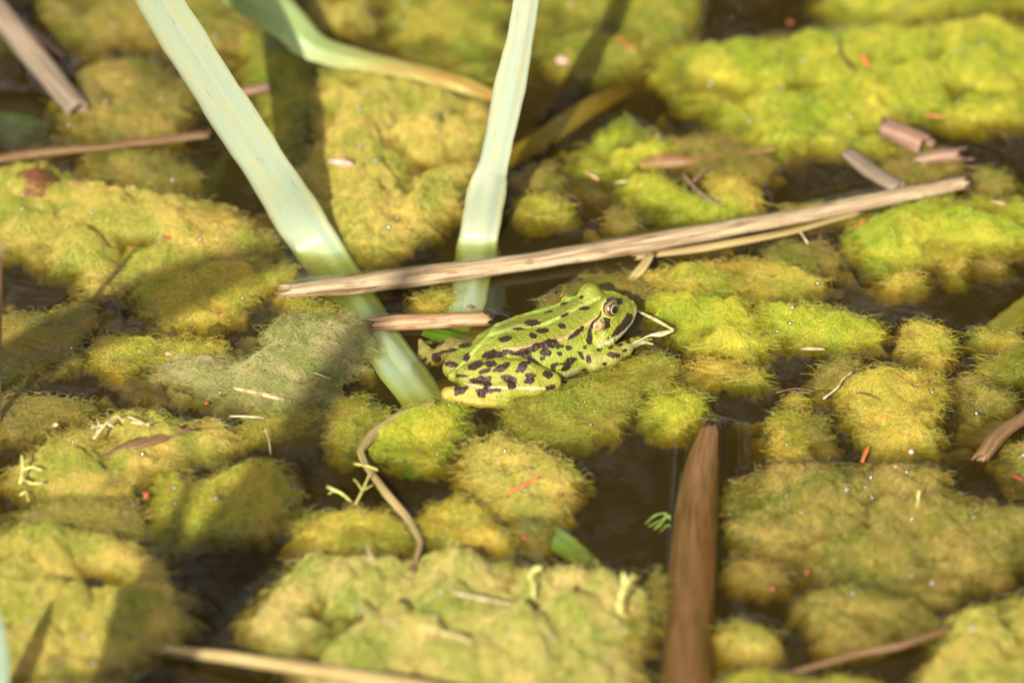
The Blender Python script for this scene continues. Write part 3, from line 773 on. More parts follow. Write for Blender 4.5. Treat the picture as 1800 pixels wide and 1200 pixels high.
    for ax in range(3):
        sl0 = [slice(None)] * 3; sl1 = [slice(None)] * 3
        sl0[ax] = slice(0, -1); sl1[ax] = slice(1, None)
        A = ins[tuple(sl0)]; Bq = ins[tuple(sl1)]
        e = np.stack(np.nonzero(A != Bq), -1)
        o1, o2 = [q for q in range(3) if q != ax]
        ok = (e[:, o1] > 0) & (e[:, o2] > 0) & (e[:, o1] < ins.shape[o1] - 1) & (e[:, o2] < ins.shape[o2] - 1)
        e = e[ok]
        def cellidx(s1, s2):
            c = e.copy(); c[:, o1] -= s1; c[:, o2] -= s2
            return idx[c[:, 0], c[:, 1], c[:, 2]]
        q = np.stack([cellidx(1, 1), cellidx(0, 1), cellidx(0, 0), cellidx(1, 0)], -1)
        flip = A[e[:, 0], e[:, 1], e[:, 2]]
        if ax == 1: flip = ~flip
        q[~flip] = q[~flip][:, ::-1]
        quads.append(q)
    Q = np.concatenate(quads); Q = Q[(Q >= 0).all(1)]
    # light Laplacian smoothing
    e = np.concatenate([Q[:, [0, 1]], Q[:, [1, 2]], Q[:, [2, 3]], Q[:, [3, 0]]])
    for lam in (.5, -.35, .5, -.35, .4):
        s_ = np.zeros_like(P); n_ = np.zeros(len(P))
        np.add.at(s_, e[:, 0], P[e[:, 1]]); np.add.at(n_, e[:, 0], 1)
        np.add.at(s_, e[:, 1], P[e[:, 0]]); np.add.at(n_, e[:, 1], 1)
        P = P + lam * (s_ / n_[:, None] - P)
    return P, Q

FP, FQ = build_frog()
FWP = f2w(FP)

def crop2px(x, y): return (700 + x / 3.3333, 460 + y / 3.3333)

SPOT_E = [(783,357,45,18,0),(630,450,37,17,-15),(788,430,22,16,20),(845,404,35,14,5),(960,376,24,15,10),(972,312,25,9,-25),(1093,272,32,12,-10),
          (880,292,18,8,-20),(975,243,18,8,-20),(1070,210,13,6,-20),(700,393,25,7,5),(538,542,45,24,-15),(600,540,24,12,0),(452,605,42,20,-25),
          (865,532,32,20,5),(945,538,17,11,0),(998,505,20,13,10),(845,567,17,9,15),(1096,500,12,12,0),(1115,572,17,26,-20),(1262,548,42,15,12),(1180,512,17,10,-15),
          (1245,500,15,8,-10),(1300,488,18,9,-10),(1350,472,16,8,10),(1330,520,12,9,0),(1210,598,12,8,0),(540,596,30,14,0),(770,697,26,16,-5),(775,664,22,9,0),(878,660,28,18,25),
          (365,668,24,8,0),(510,640,22,8,-15),(890,735,20,10,-10),(930,490,38,14,10),
          # far leg under water
          (225,560,26,30,0),(150,575,26,10,-20),(205,630,18,22,20),(300,520,45,10,-10),(250,470,14,22,30),(310,600,40,16,10),(390,490,36,12,-10),(180,610,12,20,20),(400,560,16,26,30)]
SPOT_P = [[(610,520),(640,512),(690,528),(725,508),(780,498),(800,475),(850,472),(870,455),(925,452),(940,475),(965,490),(935,508),(885,500),(840,505),(800,522),(772,530),(798,568),(832,602),(795,592),(740,562),(690,548),(640,538)],
          [(985,456),(1030,415),(1070,378),(1092,376),(1085,400),(1050,432),(1005,458)],
          [(1190,290),(1176,318),(1136,352),(1112,405),(1098,462),(1112,487),(1132,480),(1136,440),(1130,400),(1146,366),(1186,318)],
          [(1196,318),(1242,338),(1238,380),(1212,408),(1196,402),(1216,366),(1205,345)],
          [(1368,306),(1342,300),(1312,352),(1272,396),(1256,430),(1222,452),(1290,424),(1340,382),(1372,342)],
          [(1275,216),(1312,212),(1314,245),(1288,252)], [(1340,196),(1366,190),(1394,206),(1388,222),(1352,218)],
          [(893,605),(925,588),(965,592),(1000,560),(1046,556),(1048,574),(1014,600),(1004,630),(968,640),(940,636),(960,622),(978,606),(955,602),(925,612),(920,640),(898,636)],
          [(1050,528),(1078,530),(1094,575),(1072,566)],
          [(556,640),(590,606),(650,592),(655,604),(612,640)], [(690,642),(715,594),(745,580),(775,586),(748,616),(732,645)],
          [(418,694),(480,672),(545,678),(532,702),(545,718),(522,744),(500,712),(440,708)], [(604,672),(650,664),(692,688),(684,742),(652,742),(640,708),(614,692)],
          [(333,733),(408,733),(384,768),(335,782)], [(458,752),(520,742),(604,744),(600,756),(512,766),(506,796),(470,792)],
          [(1215,222),(1250,208),(1262,218),(1232,232)]]
STRIPE = [(1180,212),(1065,262),(950,320),(860,368),(700,378),(540,428),(440,520),(350,625)]
FOLD = [(1170,330),(1090,380),(980,440),(900,462),(800,485),(700,505),(610,520)]
LFOLD = [(1060,190),(960,245),(850,290),(700,302),(600,350),(545,405)]
LIP = [(1392,268),(1388,325),(1350,385),(1295,435),(1235,470),(1170,492)]
HINDLINE = [(390,712),(480,735),(640,738),(880,742)]

def paint_frog():
    n = len(FP)
    px = proj(FWP)
    spot = np.full(n, -9.0)
    # vertex normals
    N = np.zeros_like(FWP)
    fn = np.cross(FWP[FQ[:, 2]] - FWP[FQ[:, 0]], FWP[FQ[:, 3]] - FWP[FQ[:, 1]])
    for k in range(4): np.add.at(N, FQ[:, k], fn)
    N /= np.linalg.norm(N, axis=1)[:, None] + 1e-9
    view = -(N @ FWD)
    vis = view > -.05
    for (x, y, a, b, an) in SPOT_E:
        cx, cy = crop2px(x, y); a /= 3.333; b /= 3.333; t = math.radians(an)
        dx = px[:, 0] - cx; dy = px[:, 1] - cy
        p = dx * math.cos(t) + dy * math.sin(t); q = -dx * math.sin(t) + dy * math.cos(t)
        s = (1 - np.sqrt((p / a) ** 2 + (q / b) ** 2)) * min(a, b)
        spot = np.where(vis, np.maximum(spot, s), spot)
    for poly in SPOT_P:
        s = poly_sd(px[:, 0], px[:, 1], [crop2px(*c) for c in poly])
        spot = np.where(vis, np.maximum(spot, s), spot)
    r = np.random.default_rng(3)
    hid = np.nonzero(~vis & (FP[:, 2] > 0))[0]
    for c in r.choice(hid, 60):
        dd = np.linalg.norm((FP - FP[c]) * [1, 1, 1.2], axis=1)
        spot = np.where(vis, spot, np.maximum(spot, ((1.0 + 1.1 * r.random()) - dd) * 5))
    def pl(line):
        q = [crop2px(*c) for c in line]
        d = np.full(n, 1e9)
        for a, b in zip(q[:-1], q[1:]): d = np.minimum(d, seg_dist(px[:, 0], px[:, 1], *a, *b))
        return d
    col = np.tile(np.array([.215, .238, .022]), (n, 1))
    def blend(c, w):
        nonlocal col
        w = np.clip(w, 0, 1)[:, None]; col = col * (1 - w) + np.array(c) * w
    U, V, Z = FP.T
    head = U > 44
    blend((.245, .29, .026), np.clip((10.2 - Z) / 2.5, 0, 1) * (np.abs(V) > 6) * 1.0)         # flank
    blend((.29, .32, .03), head * np.clip((12 - Z) / 3, 0, 1) * .8)
    blend((.46, .42, .25), np.clip((1.6 - Z) / 2.2, 0, 1) * (np.abs(V) < 16))                    # belly
    hind = ((V < -8.2) & (U < 27) & (Z < 9.5) & (V < -5 - .50 * U)) | ((U < 14) & (V < -6))
    blend((.27, .27, .03), hind * .9)
    low = hind & (px[:, 1] > 680) & (px[:, 0] < 872)
    blend((.40, .31, .05), low * .9)
    arm = (V < -12.2) & (U > 38) & (Z < 5.0)
    blend((.29, .28, .06), arm * .9)
    blend((.42, .33, .18), (arm & (U > 56)) * .8)
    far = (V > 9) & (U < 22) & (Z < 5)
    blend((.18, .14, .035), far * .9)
    rump = (U < 6) & (V > -5)
    blend((.30, .29, .06), rump * .5)
    blend((.37, .48, .10), np.clip((3.6 - pl(STRIPE)) / 1.2, 0, 1) * vis)
    blend((.28, .40, .06), np.clip((3.4 - pl(LFOLD)) / 1.4, 0, 1) * vis)
    blend((.50, .34, .14), np.clip((4.0 - pl(FOLD)) / 1.2, 0, 1) * vis)
    blend((.50, .47, .36), np.clip((2.6 - pl(LIP)) / 1.2, 0, 1) * vis * head)
    blend((.58, .50, .30), np.clip((2.4 - pl(HINDLINE)) / 1.2, 0, 1) * vis * hind)
    e = np.hypot((px[:, 0] - 1071) / 15, (px[:, 1] - 541) / 19)
    blend((.42, .42, .09), .7 * np.clip((1.15 - e) / .3, 0, 1) * vis * head)
    ty = np.hypot(px[:, 0] - 1052, px[:, 1] - 573)
    blend((.50, .33, .15), np.clip((10.5 - ty) / 2, 0, 1) * vis * head)
    blend((.68, .56, .34), np.clip((4.5 - ty) / 2, 0, 1) * vis * head)
    blend((.38, .36, .09), np.clip((9 - seg_dist(px[:, 0], px[:, 1], 1062, 592, 1030, 618)) / 4, 0, 1) * vis * head)  # jaw gland
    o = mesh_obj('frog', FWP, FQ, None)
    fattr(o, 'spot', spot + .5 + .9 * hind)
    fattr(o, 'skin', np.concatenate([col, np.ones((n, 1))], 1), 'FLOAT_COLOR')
    t = NT('frog_skin'); p = t.pos()
    c = t.attr('skin').outputs['Color']
    g = t.noise(p, 1500, 3, .6)
    c = t.mix(t.ramp(t.noise(p, 420, 3, .6, .5), [(.35, .30), (.6, 0)]), c, t.mix(1, c, (.72, .78, .55), 'MULTIPLY'))
    c = t.mix(t.ramp(g, [(.5, 0), (.7, .28)]), c, t.mix(1, c, (1.35, 1.3, 1.6), 'MULTIPLY'))
    sp = t.math('ADD', t.attr('spot').outputs['Fac'], t.math('MULTIPLY', t.math('SUBTRACT', t.noise(p, 560, 4, .65), .5), 9.0))
    m = t.mapr(sp, -.5, .5, 0, 1)
    halo = t.mapr(sp, -2.2, -.2, 0, .35)
    c = t.mix(halo, c, t.mix(1, c, (1.05, .92, .6), 'MULTIPLY'))
    dark = t.mix(t.noise(p, 260, 2), (.014, .008, .006), (.050, .026, .012))
    c = t.mix(m, c, dark)
    nrm = t.bump(t.noise(p, 900, 3, .6), .8, .0011)
    nrm = t.bump(t.noise(p, 320, 2, .5), .25, .0012, nrm)
    o.data.materials.append(t.done(t.bsdf(c, t.mapr(g, .3, .7, .20, .40), .42, nrm, Subsurface_Weight=.06, Subsurface_Radius=(.0012, .0009, .0003), Subsurface_Scale=1.0)))
    return o

frog = paint_frog()
tag(frog, 'green frog with black blotches sitting half out of the water', 'frog')

def mat_eye():
    t = NT('frog_eye'); o = t.obj()
    sx = t.n('ShaderNodeSeparateXYZ'); t.l(o, sx.inputs[0])
    r0 = .0029
    x = t.math('DIVIDE', sx.outputs[0], r0); y = t.math('DIVIDE', sx.outputs[1], r0)
    pr = t.math('SQRT', t.math('ADD', t.math('POWER', t.math('DIVIDE', x, 1.10), 2.0), t.math('POWER', y, 2.0)))
    rr = t.math('ADD', pr, t.math('MULTIPLY', t.math('SUBTRACT', t.noise(o, 1800, 3), .5), .12))
    c = t.ramp(rr, [(0, (.006, .007, .012)), (.44, (.02, .012, .01)), (.47, (.60, .46, .2)), (.51, (.50, .34, .12)), (.54, (.06, .028, .01)), (.74, (.08, .035, .014)), (.79, (.20, .13, .05)), (.86, (.24, .18, .06)), (.92, (.04, .025, .012))])
    return t.done(t.bsdf(c, .06, .6, None, Coat_Weight=1.0, Coat_Roughness=.02))
M_EYE = mat_eye()
M_PUPIL = mat_flat('pupil', (.006, .007, .012), .05, .6, .1)
M_DRUM = mat_flat('eardrum', (.36, .24, .11), .4, .4, .5, 900)
def eye(c, gaze):
    me = bpy.data.meshes.new('eye'); bm = bmesh.new()
    bmesh.ops.create_uvsphere(bm, u_segments=40, v_segments=24, radius=.0029)
    bm.to_mesh(me); bm.free()
    me.polygons.foreach_set('use_smooth', np.ones(len(me.polygons), bool))
    me.materials.append(M_EYE)
    o = bpy.data.objects.new('eye', me); COL.objects.link(o); o.parent = frog
    g = Vector(FF * gaze[0] + FL * gaze[1] + np.array([0, 0, gaze[2]])).normalized()
    fwd = Vector(FF) * math.cos(.45) + Vector((0, 0, -1)) * math.sin(.1)
    xax = (fwd - g * fwd.dot(g)).normalized(); yax = g.cross(xax)
    M = Matrix((xax, yax, g)).transposed().to_4x4()
    M.translation = Vector(f2w(np.array(c)) * MM)
    o.matrix_world = M
    # pupil: a dark domed cap on the eyeball, wider than high
    V = [(0, 0, 2.96)]; F = []
    for k in range(1, 6):
        th = k / 5 * .445
        for j in range(24):
            a = 2 * math.pi * j / 24
            x, y = 2.93 * math.sin(th) * 1.1 * math.cos(a), 2.93 * math.sin(th) * math.sin(a)
            V.append((x, y, math.sqrt(max(0, (2.955 - .004 * k) ** 2 - x * x - y * y))))
    for j in range(24): F.append((0, 1 + j, 1 + (j + 1) % 24))
    for k in range(4):
        for j in range(24): F.append((1 + k * 24 + j, 1 + (k + 1) * 24 + j, 1 + (k + 1) * 24 + (j + 1) % 24, 1 + k * 24 + (j + 1) % 24))
    p = mesh_obj('pupil', V, F, M_PUPIL, o)
    return o
eye((52.6, -6.95, 14.7), (.30, -1.0, .25))
eye((52.6, 6.6, 14.0), (.30, 1.0, .25))

from mathutils.bvhtree import BVHTree
fbvh = BVHTree.FromPolygons([tuple(p) for p in FWP], [tuple(int(i) for i in q) for q in FQ])
def eardrum(side):
    k_ = 36.0 / LENS / 1800.0
    dv = FWD + (1052 - 900.0) * k_ * RIGHT + (600.0 - 573) * k_ * UP
    hit = fbvh.ray_cast(Vector(CAM * 1000), Vector(dv))
    loc, nor = hit[0], hit[1]
    if side > 0:                                   # mirror to the other side of the head
        q = np.array(loc) - FV; u_, v_ = q @ FF, q @ FL
        loc, nor, _, _ = fbvh.find_nearest(Vector(FV + u_ * FF - v_ * FL + np.array([0, 0, q[2]])))
    zax = nor.normalized(); xax = Vector((0, 0, 1)).cross(zax).normalized(); yax = zax.cross(xax)
    V = [tuple(loc + zax * .22)]; F = []
    for k in range(1, 5):
        for j in range(20):
            a = 2 * math.pi * j / 20; R = 1.75 * k / 4
            V.append(tuple(loc + xax * R * math.cos(a) + yax * R * math.sin(a) + zax * (.22, .18, .30, .30, -.3)[k]))
    for j in range(20): F.append((0, 1 + j, 1 + (j + 1) % 20))
    for k in range(3):
        for j in range(20): F.append((1 + k * 20 + j, 1 + (k + 1) * 20 + j, 1 + (k + 1) * 20 + (j + 1) % 20, 1 + k * 20 + (j + 1) % 20))
    mesh_obj('eardrum', V, F, M_DRUM, frog)
eardrum(-1); eardrum(1)

# ------------------------------------------------------------------ reed leaves and stems
def leaf(name, pts, widths, face, mat=M_LEAF, fold=.12, thick=.5, tint=(.40, .52, .42), wet=None, aged=None, nseg=10, twist=None):
    """pts mm centre line, widths mm, face: direction the upper side looks to"""
    pts = np.array(pts, float); n = len(pts)
    m = 60
    tt = np.linspace(0, n - 1, m)
    def ip(a):
        a = np.array(a, float)
        # Catmull-Rom
        out = []
        for t_ in tt:
            i = min(int(t_), n - 2); f = t_ - i
            p0, p1, p2, p3 = a[max(i - 1, 0)], a[i], a[i + 1], a[min(i + 2, n - 1)]
            out.append(.5 * ((2 * p1) + (-p0 + p2) * f + (2 * p0 - 5 * p1 + 4 * p2 - p3) * f * f + (-p0 + 3 * p1 - 3 * p2 + p3) * f ** 3))
        return np.array(out)
    C = ip(pts); Wd = ip(widths); A = ip(aged) if aged is not None else np.zeros(m); TW = ip(twist) if twist is not None else np.zeros(m)
    T = np.gradient(C, axis=0); T /= np.linalg.norm(T, axis=1)[:, None]
    FC = ip(face) if np.ndim(face) == 2 else np.tile(np.array(face, float), (m, 1))
    V = []; AC = []; AL = []; WT = []; AG = []
    for i in range(m):
        S_ = np.cross(T[i], FC[i]); S_ /= np.linalg.norm(S_) + 1e-9
        Nn = np.cross(S_, T[i])
        c, s = math.cos(TW[i]), math.sin(TW[i])
        S2 = S_ * c + Nn * s; N2 = -S_ * s + Nn * c
        w = Wd[i] / 2 * (1 + .03 * math.sin(i * .9) + .02 * math.sin(i * 2.3))
        for side in (1, -1):
            for j in range(nseg + 1):
                q = -1 + 2 * j / nseg
                if side < 0: q = -q
                th = thick * (1 - .75 * q * q) * .5
                V.append(C[i] + S2 * q * w + N2 * (side * th - fold * w * q * q + .04 * w * math.sin(q * 7)))
                AC.append(q); AL.append(i / (m - 1)); AG.append(A[i])
                WT.append(np.clip((1.5 - V[-1][2]) / 3.0, 0, 1))
    k = 2 * (nseg + 1)
    F = []
    for i in range(m - 1):
        for j in range(k):
            a = i * k + j; b = i * k + (j + 1) % k
            F.append((a, b, b + k, a + k))
    F.append(tuple(range(k))[::-1]); F.append(tuple((m - 1) * k + j for j in range(k)))
    o = mesh_obj(name, V, F, mat)
    fattr(o, 'across', AC); fattr(o, 'along', AL); fattr(o, 'wet', WT); fattr(o, 'aged', np.clip(AG, 0, 1))
    o.color = (*tint, 1)
    return o

def stem(name, pts, rads, mat, sides=16, flat=1.0, jag=(1.0, 1.0), hollow=False, wob=.06, seed=0, parent=None, segs=50, groove=0.0):
    r = np.random.default_rng(seed + 50)
    pts = np.array(pts, float); n = len(pts); m = segs
    s = np.linspace(0, n - 1, m)
    C = np.stack([np.interp(s, range(n), pts[:, k]) for k in range(3)], -1)
    for _ in range(3): C[1:-1] = (C[:-2] + 2 * C[1:-1] + C[2:]) / 4
    R = np.interp(s, range(n), np.broadcast_to(rads, n) if np.ndim(rads) == 0 else rads)
    T = np.gradient(C, axis=0); T /= np.linalg.norm(T, axis=1)[:, None]
    L = np.concatenate([[0], np.cumsum(np.linalg.norm(np.diff(C, axis=0), axis=1))])
    ph = r.random(8) * 6.28
    V = []; AR = []; AL = []
    upv = np.array([0, 0, 1.0]) if abs(T[0][2]) < .9 else np.array([0, 1.0, 0])
    j0 = r.normal(0, 1, sides); j1 = r.normal(0, 1, sides)
    for i in range(m):
        S_ = np.cross(T[i], upv); S_ /= np.linalg.norm(S_); N_ = np.cross(S_, T[i])
        for j in range(sides):
            a = 2 * math.pi * j / sides
            w = 1 + wob * (math.sin(L[i] * .08 + ph[0] + 2 * a) + .6 * math.sin(L[i] * .31 + ph[1] + a)) - groove * max(0, math.cos(a * 2 - 1.2)) ** 4
            p = C[i] + R[i] * w * (S_ * math.cos(a) + N_ * math.sin(a) * flat)
            if i == 0: p = p + T[i] * j0[j] * jag[0]
            if i == m - 1: p = p + T[i] * j1[j] * jag[1]
            V.append(p); AR.append(abs(2 * j / sides - 1)); AL.append(L[i])
    F = []
    for i in range(m - 1):
        for j in range(sides):
            a = i * sides + j; b = i * sides + (j + 1) % sides
            F.append((a, b, b + sides, a + sides))
    # recessed ends
    for end, i in ((0, 0), (1, m - 1)):
        d = 1 if end == 0 else -1
        base = len(V)
        depth = (4.0 if hollow else .5)
        for j in range(sides):
            p = V[i * sides + j]; q = C[i] + (p - C[i]) * (.72 if hollow else .8)
            V.append(q); AR.append(AR[j]); AL.append(L[i] + 3)
        for j in range(sides):
            p = V[base + j]; V.append(p + T[i] * d * depth); AR.append(.5); AL.append(L[i] + 5)
        V.append(C[i] + T[i] * d * depth); AR.append(.5); AL.append(L[i])
        for j in range(sides):
            k = (j + 1) % sides
            q1 = (i * sides + j, base + j, base + k, i * sides + k); q2 = (base + j, base + sides + j, base + sides + k, base + k); q3 = (base + sides + j, base + 2 * sides, base + sides + k)
            for q in (q1, q2, q3): F.append(q if end == 0 else q[::-1])
    o = mesh_obj(name, V, F, mat, parent)
    fattr(o, 'around', AR); fattr(o, 'along', AL)
    return o

def up_pts(base, tops):
    """leaf standing vertically over its base: (px,py) of the base on the water, then (px,py) of higher points in the plane of the base"""
    b = unproj(*base); out = [b]
    for (px, py, dy) in tops:
        y = b[1] + dy
        k = 36.0 / LENS / 1800.0
        d = FWD + (px - 900.0) * k * RIGHT + (600.0 - py) * k * UP
        t = (y * MM - CAM[1]) / d[1]
        out.append((CAM + d * t) * 1000)
    return out
TOCAM = -FWD
# wide pale leaf
A = up_pts((563, 440), [(470, 300, -2), (372, 150, -6), (277, 0, -12), (190, -150, -22), (90, -340, -40), (-10, -580, -70)])
pts = [unproj(800, 785, -14), unproj(738, 690, -.9), unproj(655, 575, -.5)] + A
o = leaf('reed_leaf', pts, [14, 15, 15.4, 15.6, 15.5, 15.2, 14.8, 14, 12, 8], [(0, -.1, 1)] * 3 + [(-.1, -.6, .9)] + [(-.18, -1, .35)] * 6, fold=.14, tint=(.375, .45, .34), thick=.7)
tag(o, 'wide pale blue green reed leaf slanting into the water under the long stick', 'leaf', 'tall reed leaves')
# narrow upright leaf with a kink
B_ = up_pts((840, 425), [(858, 330, 0), (868, 285, 0), (893, 170, 2), (918, 50, 4), (932, -60, 6), (950, -260, 4), (965, -520, -10)])
pts = [unproj(780, 650, -12), unproj(812, 560, -.9), unproj(828, 490, -.5)] + B_
o = leaf('reed_leaf', pts, [11, 11.5, 12.5, 13.0, 12.2, 9.4, 10.2, 8.6, 7.6, 6.6, 4], [(0, -.1, 1)] * 3 + [(.06, -.6, .9)] + [(.12, -1, .3)] * 7, fold=.16, tint=(.39, .46, .365), thick=.6, twist=[0, 0, 0, 0, 0, .35, .1, 0, 0, 0, 0])
tag(o, 'narrow pale green reed leaf with a kink near the water behind the long stick', 'leaf', 'tall reed leaves')
# bent leaf at the back
pts = [unproj(300, -120, 60), unproj(420, -22, 34), unproj(500, 30, 20), unproj(560, 78, 11), unproj(650, 104, 8), unproj(740, 124, 7.5), unproj(820, 148, 5.5), unproj(880, 172, 0)]
o = leaf('bent_leaf', pts, [13, 14, 14.5, 13.5, 9.5, 7.5, 6.5, 4], (.25, -.75, 1), fold=.3, tint=(.29, .42, .17), thick=.6, aged=[0, 0, 0, .15, .55, .85, 1, 1], twist=[-.9, -.7, -.2, .3, .3, .2, .1, 0])
tag(o, 'bent twisted green leaf turning yellow and brown toward its sunken tip', 'leaf')
# long stick and companions
long_stick = stem('long_stick', [unproj(505, 512, 1.6), unproj(600, 503, 2.0), unproj(900, 465, 2.4), unproj(1150, 425, 2.4), unproj(1400, 381, 2.2), unproj(1560, 348, 2.2), unproj(1698, 321, 2.2)],
     [3.4, 4.3, 4.1, 4.0, 3.6, 3.3, 3.1], M_STICK, 22, .62, (3.5, 1.5), True, .06, 1, None, 90, .10)
tag(long_stick, 'long pale dead reed stalk lying across the water behind the frog', 'stick')
sp = stem('hollow_strip', [unproj(540, 516, 3.6), unproj(600, 512, 4.2), unproj(655, 505, 4.0)], [.5, 1.3, .4], M_STICK_B, 8, .4, (1, 1), False, .1, 3, long_stick, 16)  # solid dark strip laid on to imitate the dark cavity of the split end
sp['label'] = 'dark brown strip standing in for the hollow at the split end'
o = stem('short_stick', [unproj(655, 570, .6), unproj(700, 567, 1.4), unproj(780, 564, 1.8), unproj(856, 560, 1.8)], [3.2, 3.6, 3.6, 3.2], M_STICK_R, 20, .6, (2, 1.4), True, .06, 2, None, 40, .08)
tag(o, 'short reddish tan broken stick beside the frog back', 'stick')
o = stem('straw_stalk', [unproj(1120, 452, .6), unproj(1250, 434, .8), unproj(1390, 408, .8), unproj(1510, 374, .6)], [1.4, 2.0, 1.7, 1.0], M_STICK_Y, 10, .5, (1, 1), False, .06, 4)
tag(o, 'thin yellow straw stalk tucked under the front edge of the long stick', 'stalk')
o = stem('stalk_stub', [unproj(1100, 502, -1.5), unproj(1125, 475, 1.5), unproj(1143, 450, 3.2)], [2.0, 2.2, 1.5], M_STICK_Y, 10, .6, (1.5, 2), False, .1, 5, None, 16)
tag(o, 'small frayed straw stub between the frog head and the long stick', 'stalk')
o = stem('grey_stem', [unproj(-150, -150, 40), unproj(-40, -20, 22), unproj(60, 98, 9), unproj(138, 196, 2.5)], [4.6, 4.5, 4.3, 4.1], M_STICK_G, 18, .95, (1.2, .9), True, .04, 6)
tag(o, 'thick grey brown reed stem with a blunt end above olive algae', 'stick')
o = stem('thin_stick', [unproj(40, 45, 1.0), unproj(75, 72, 1.2), unproj(108, 98, 1.0)], [1.2, 1.4, 1.0], M_STICK_P, 10, .8, (1, 1), False, .1, 7, None, 14)
tag(o, 'thin dark twig lying just behind the thick grey brown stem', 'twig')
# sunken brown stem lower right
o = stem('upright_brown_stem', [unproj(1248, 755, .6), unproj(1236, 800, -.6), unproj(1226, 880, -1.9), unproj(1218, 1000, -2.2), unproj(1210, 1120, -2.3), unproj(1204, 1300, -2.3)], [3.0, 5.0, 6.8, 7.4, 7.6, 7.6], M_STICK_W, 22, .45, (4.5, 1), False, .02, 8, None, 60, .0)
tag(o, 'broad rotten brown stem lying in the water, tapering to a ragged tip', 'stem')
o = stem('beige_stem', [unproj(285, 1140, 2), unproj(400, 1155, 4), unproj(560, 1178, 6), unproj(760, 1212, 8), unproj(900, 1240, 9)], [1.4, 2.4, 2.8, 3.0, 3.0], M_STICK_Y, 14, .8, (1.5, 1), False, .05, 9)
tag(o, 'blurred beige stem lying over dark water in front of the pale glistening mat', 'stem')
o = stem('orange_brown_stalk', [unproj(-60, 288, .8), unproj(60, 270, 1.0), unproj(150, 262, 1.3), unproj(250, 250, 1.8), unproj(365, 236, 2.4)], [1.8, 2.0, 1.9, 2.1, 1.7], M_STICK_B, 12, .6, (1, 1), False, .1, 10)
tag(o, 'curved orange brown stalk running under the wide pale leaf', 'stalk')
o = stem('dead_stalk_piece', [unproj(400, 168, 1.0), unproj(440, 160, 1.4), unproj(475, 152, 1.4)], [1.6, 1.9, 1.6], M_STICK_P, 10, .6, (1, 1), False, .08, 11, None, 14)
tag(o, 'short pinkish stalk piece in shade right of the wide pale leaf', 'stalk')
o = stem('reddish_stalk', [unproj(1400, 1180, 1.5), unproj(1500, 1150, 2.0), unproj(1580, 1135, 2.2), unproj(1670, 1103, 2.0)], [.9, 1.4, 1.6, 1.1], M_STICK_B, 10, .8, (1, 1), False, .08, 12)
tag(o, 'thin reddish stalk across the water between two yellow mats', 'stalk')
o = stem('rotten_stalk', [unproj(1725, 805, 1.2), unproj(1745, 775, 2.4), unproj(1790, 740, 2.4), unproj(1860, 690, 2.0)], [2.4, 3.2, 3.0, 3.0], M_STICK_B, 14, .6, (2, 1), False, .16, 13)
tag(o, 'knobbly brown rotten stalk beside the purple grey water pool', 'stalk')
# broken stem pieces, upper right
o = stem('broken_stem', [unproj(1562, 228, 2.0), unproj(1590, 240, 2.6), unproj(1628, 256, 2.2)], [4.6, 4.8, 4.6], M_STICK_P, 16, .75, (2.2, .6), True, .05, 14, None, 16)
tag(o, 'pinkish brown broken stem piece with a splintered end', 'stem', 'broken reed stems by the lime green mat')
o = stem('broken_stem', [unproj(1615, 282, 1.0), unproj(1645, 276, 1.8), unproj(1685, 272, 2.0)], [2.6, 3.0, 2.8], M_STICK_P, 14, .8, (2.2, 2.6), True, .1, 15, None, 16)
tag(o, 'jagged wet stem stump glinting beside the oval algae pad', 'stem', 'broken reed stems by the lime green mat')
o = stem('broken_stem', [unproj(1490, 268, .8), unproj(1530, 300, .8), unproj(1580, 330, .8)], [3.4, 3.6, 3.4], M_STICK_G, 14, .45, (1.5, 1), False, .06, 16, None, 16)
tag(o, 'flat greyish brown stem piece running down to the long stick', 'stem', 'broken reed stems by the lime green mat')
# left edge, out of focus
o = stem('edge_stem', [unproj(-4, 760, -6), up_pts((-4, 740), [(-3, 560, -30)])[1], up_pts((-4, 740), [(0, 436, -60)])[1]], [1.2, 1.1, .9], M_STICK_P, 10, 1, (.2, .2), False, .02, 17, None, 16)
tag(o, 'thin pinkish upright stem beside the low olive algae patch', 'stem')
Q_ = up_pts((-8, 1260), [(-2, 1180, -4), (-3, 1120, -6), (-4, 1072, -8)])
o = leaf('reed_leaf', [unproj(-8, 1330, -30)] + Q_, [6, 7, 6.5, 4.5, .6], (.1, -1, .3), tint=(.36, .48, .38))
tag(o, 'pale blurred leaf beside the thick straw algae mat', 'leaf', 'tall reed leaves')

# tall leaves left of the picture whose shadows cross the algae; shadow px -> point of the leaf at height z
def caster(p, z):
    g = unproj(*p); return g + np.array([-SHX * z, -SHY * z, z])
for lab, pts, ws in [
    ('tall leaning reed leaf whose broad shadow falls across the striped clump', [((150, 1330), -10), ((190, 1260), 90), ((275, 1150), 190), ((375, 1010), 270), ((480, 860), 340), ((575, 680), 400), ((715, 495), 450), ((760, 430), 475)], [20, 22, 26, 27, 24, 13, 9, 3]),
    ('slim tall reed leaf casting the narrow shadow on the striped clump', [((150, 1330), -10), ((190, 1180), 120), ((270, 1000), 230), ((320, 900), 280), ((350, 830), 310)], [7, 7.5, 7.5, 7, 2]),
    ('tall drooping reed leaf shading the ragged lobe of the straw mat', [((-180, 760), -10), ((-60, 680), 120), ((120, 590), 220), ((300, 515), 290), ((430, 465), 340), ((520, 440), 360)], [10, 14, 18, 20, 14, 4])]:
    P3 = [caster(p, z) for p, z in pts]
    o = leaf('reed_leaf', P3, ws, (.2, 1, -.55), tint=(.36, .48, .36))
    tag(o, lab, 'leaf', 'tall reed leaves')

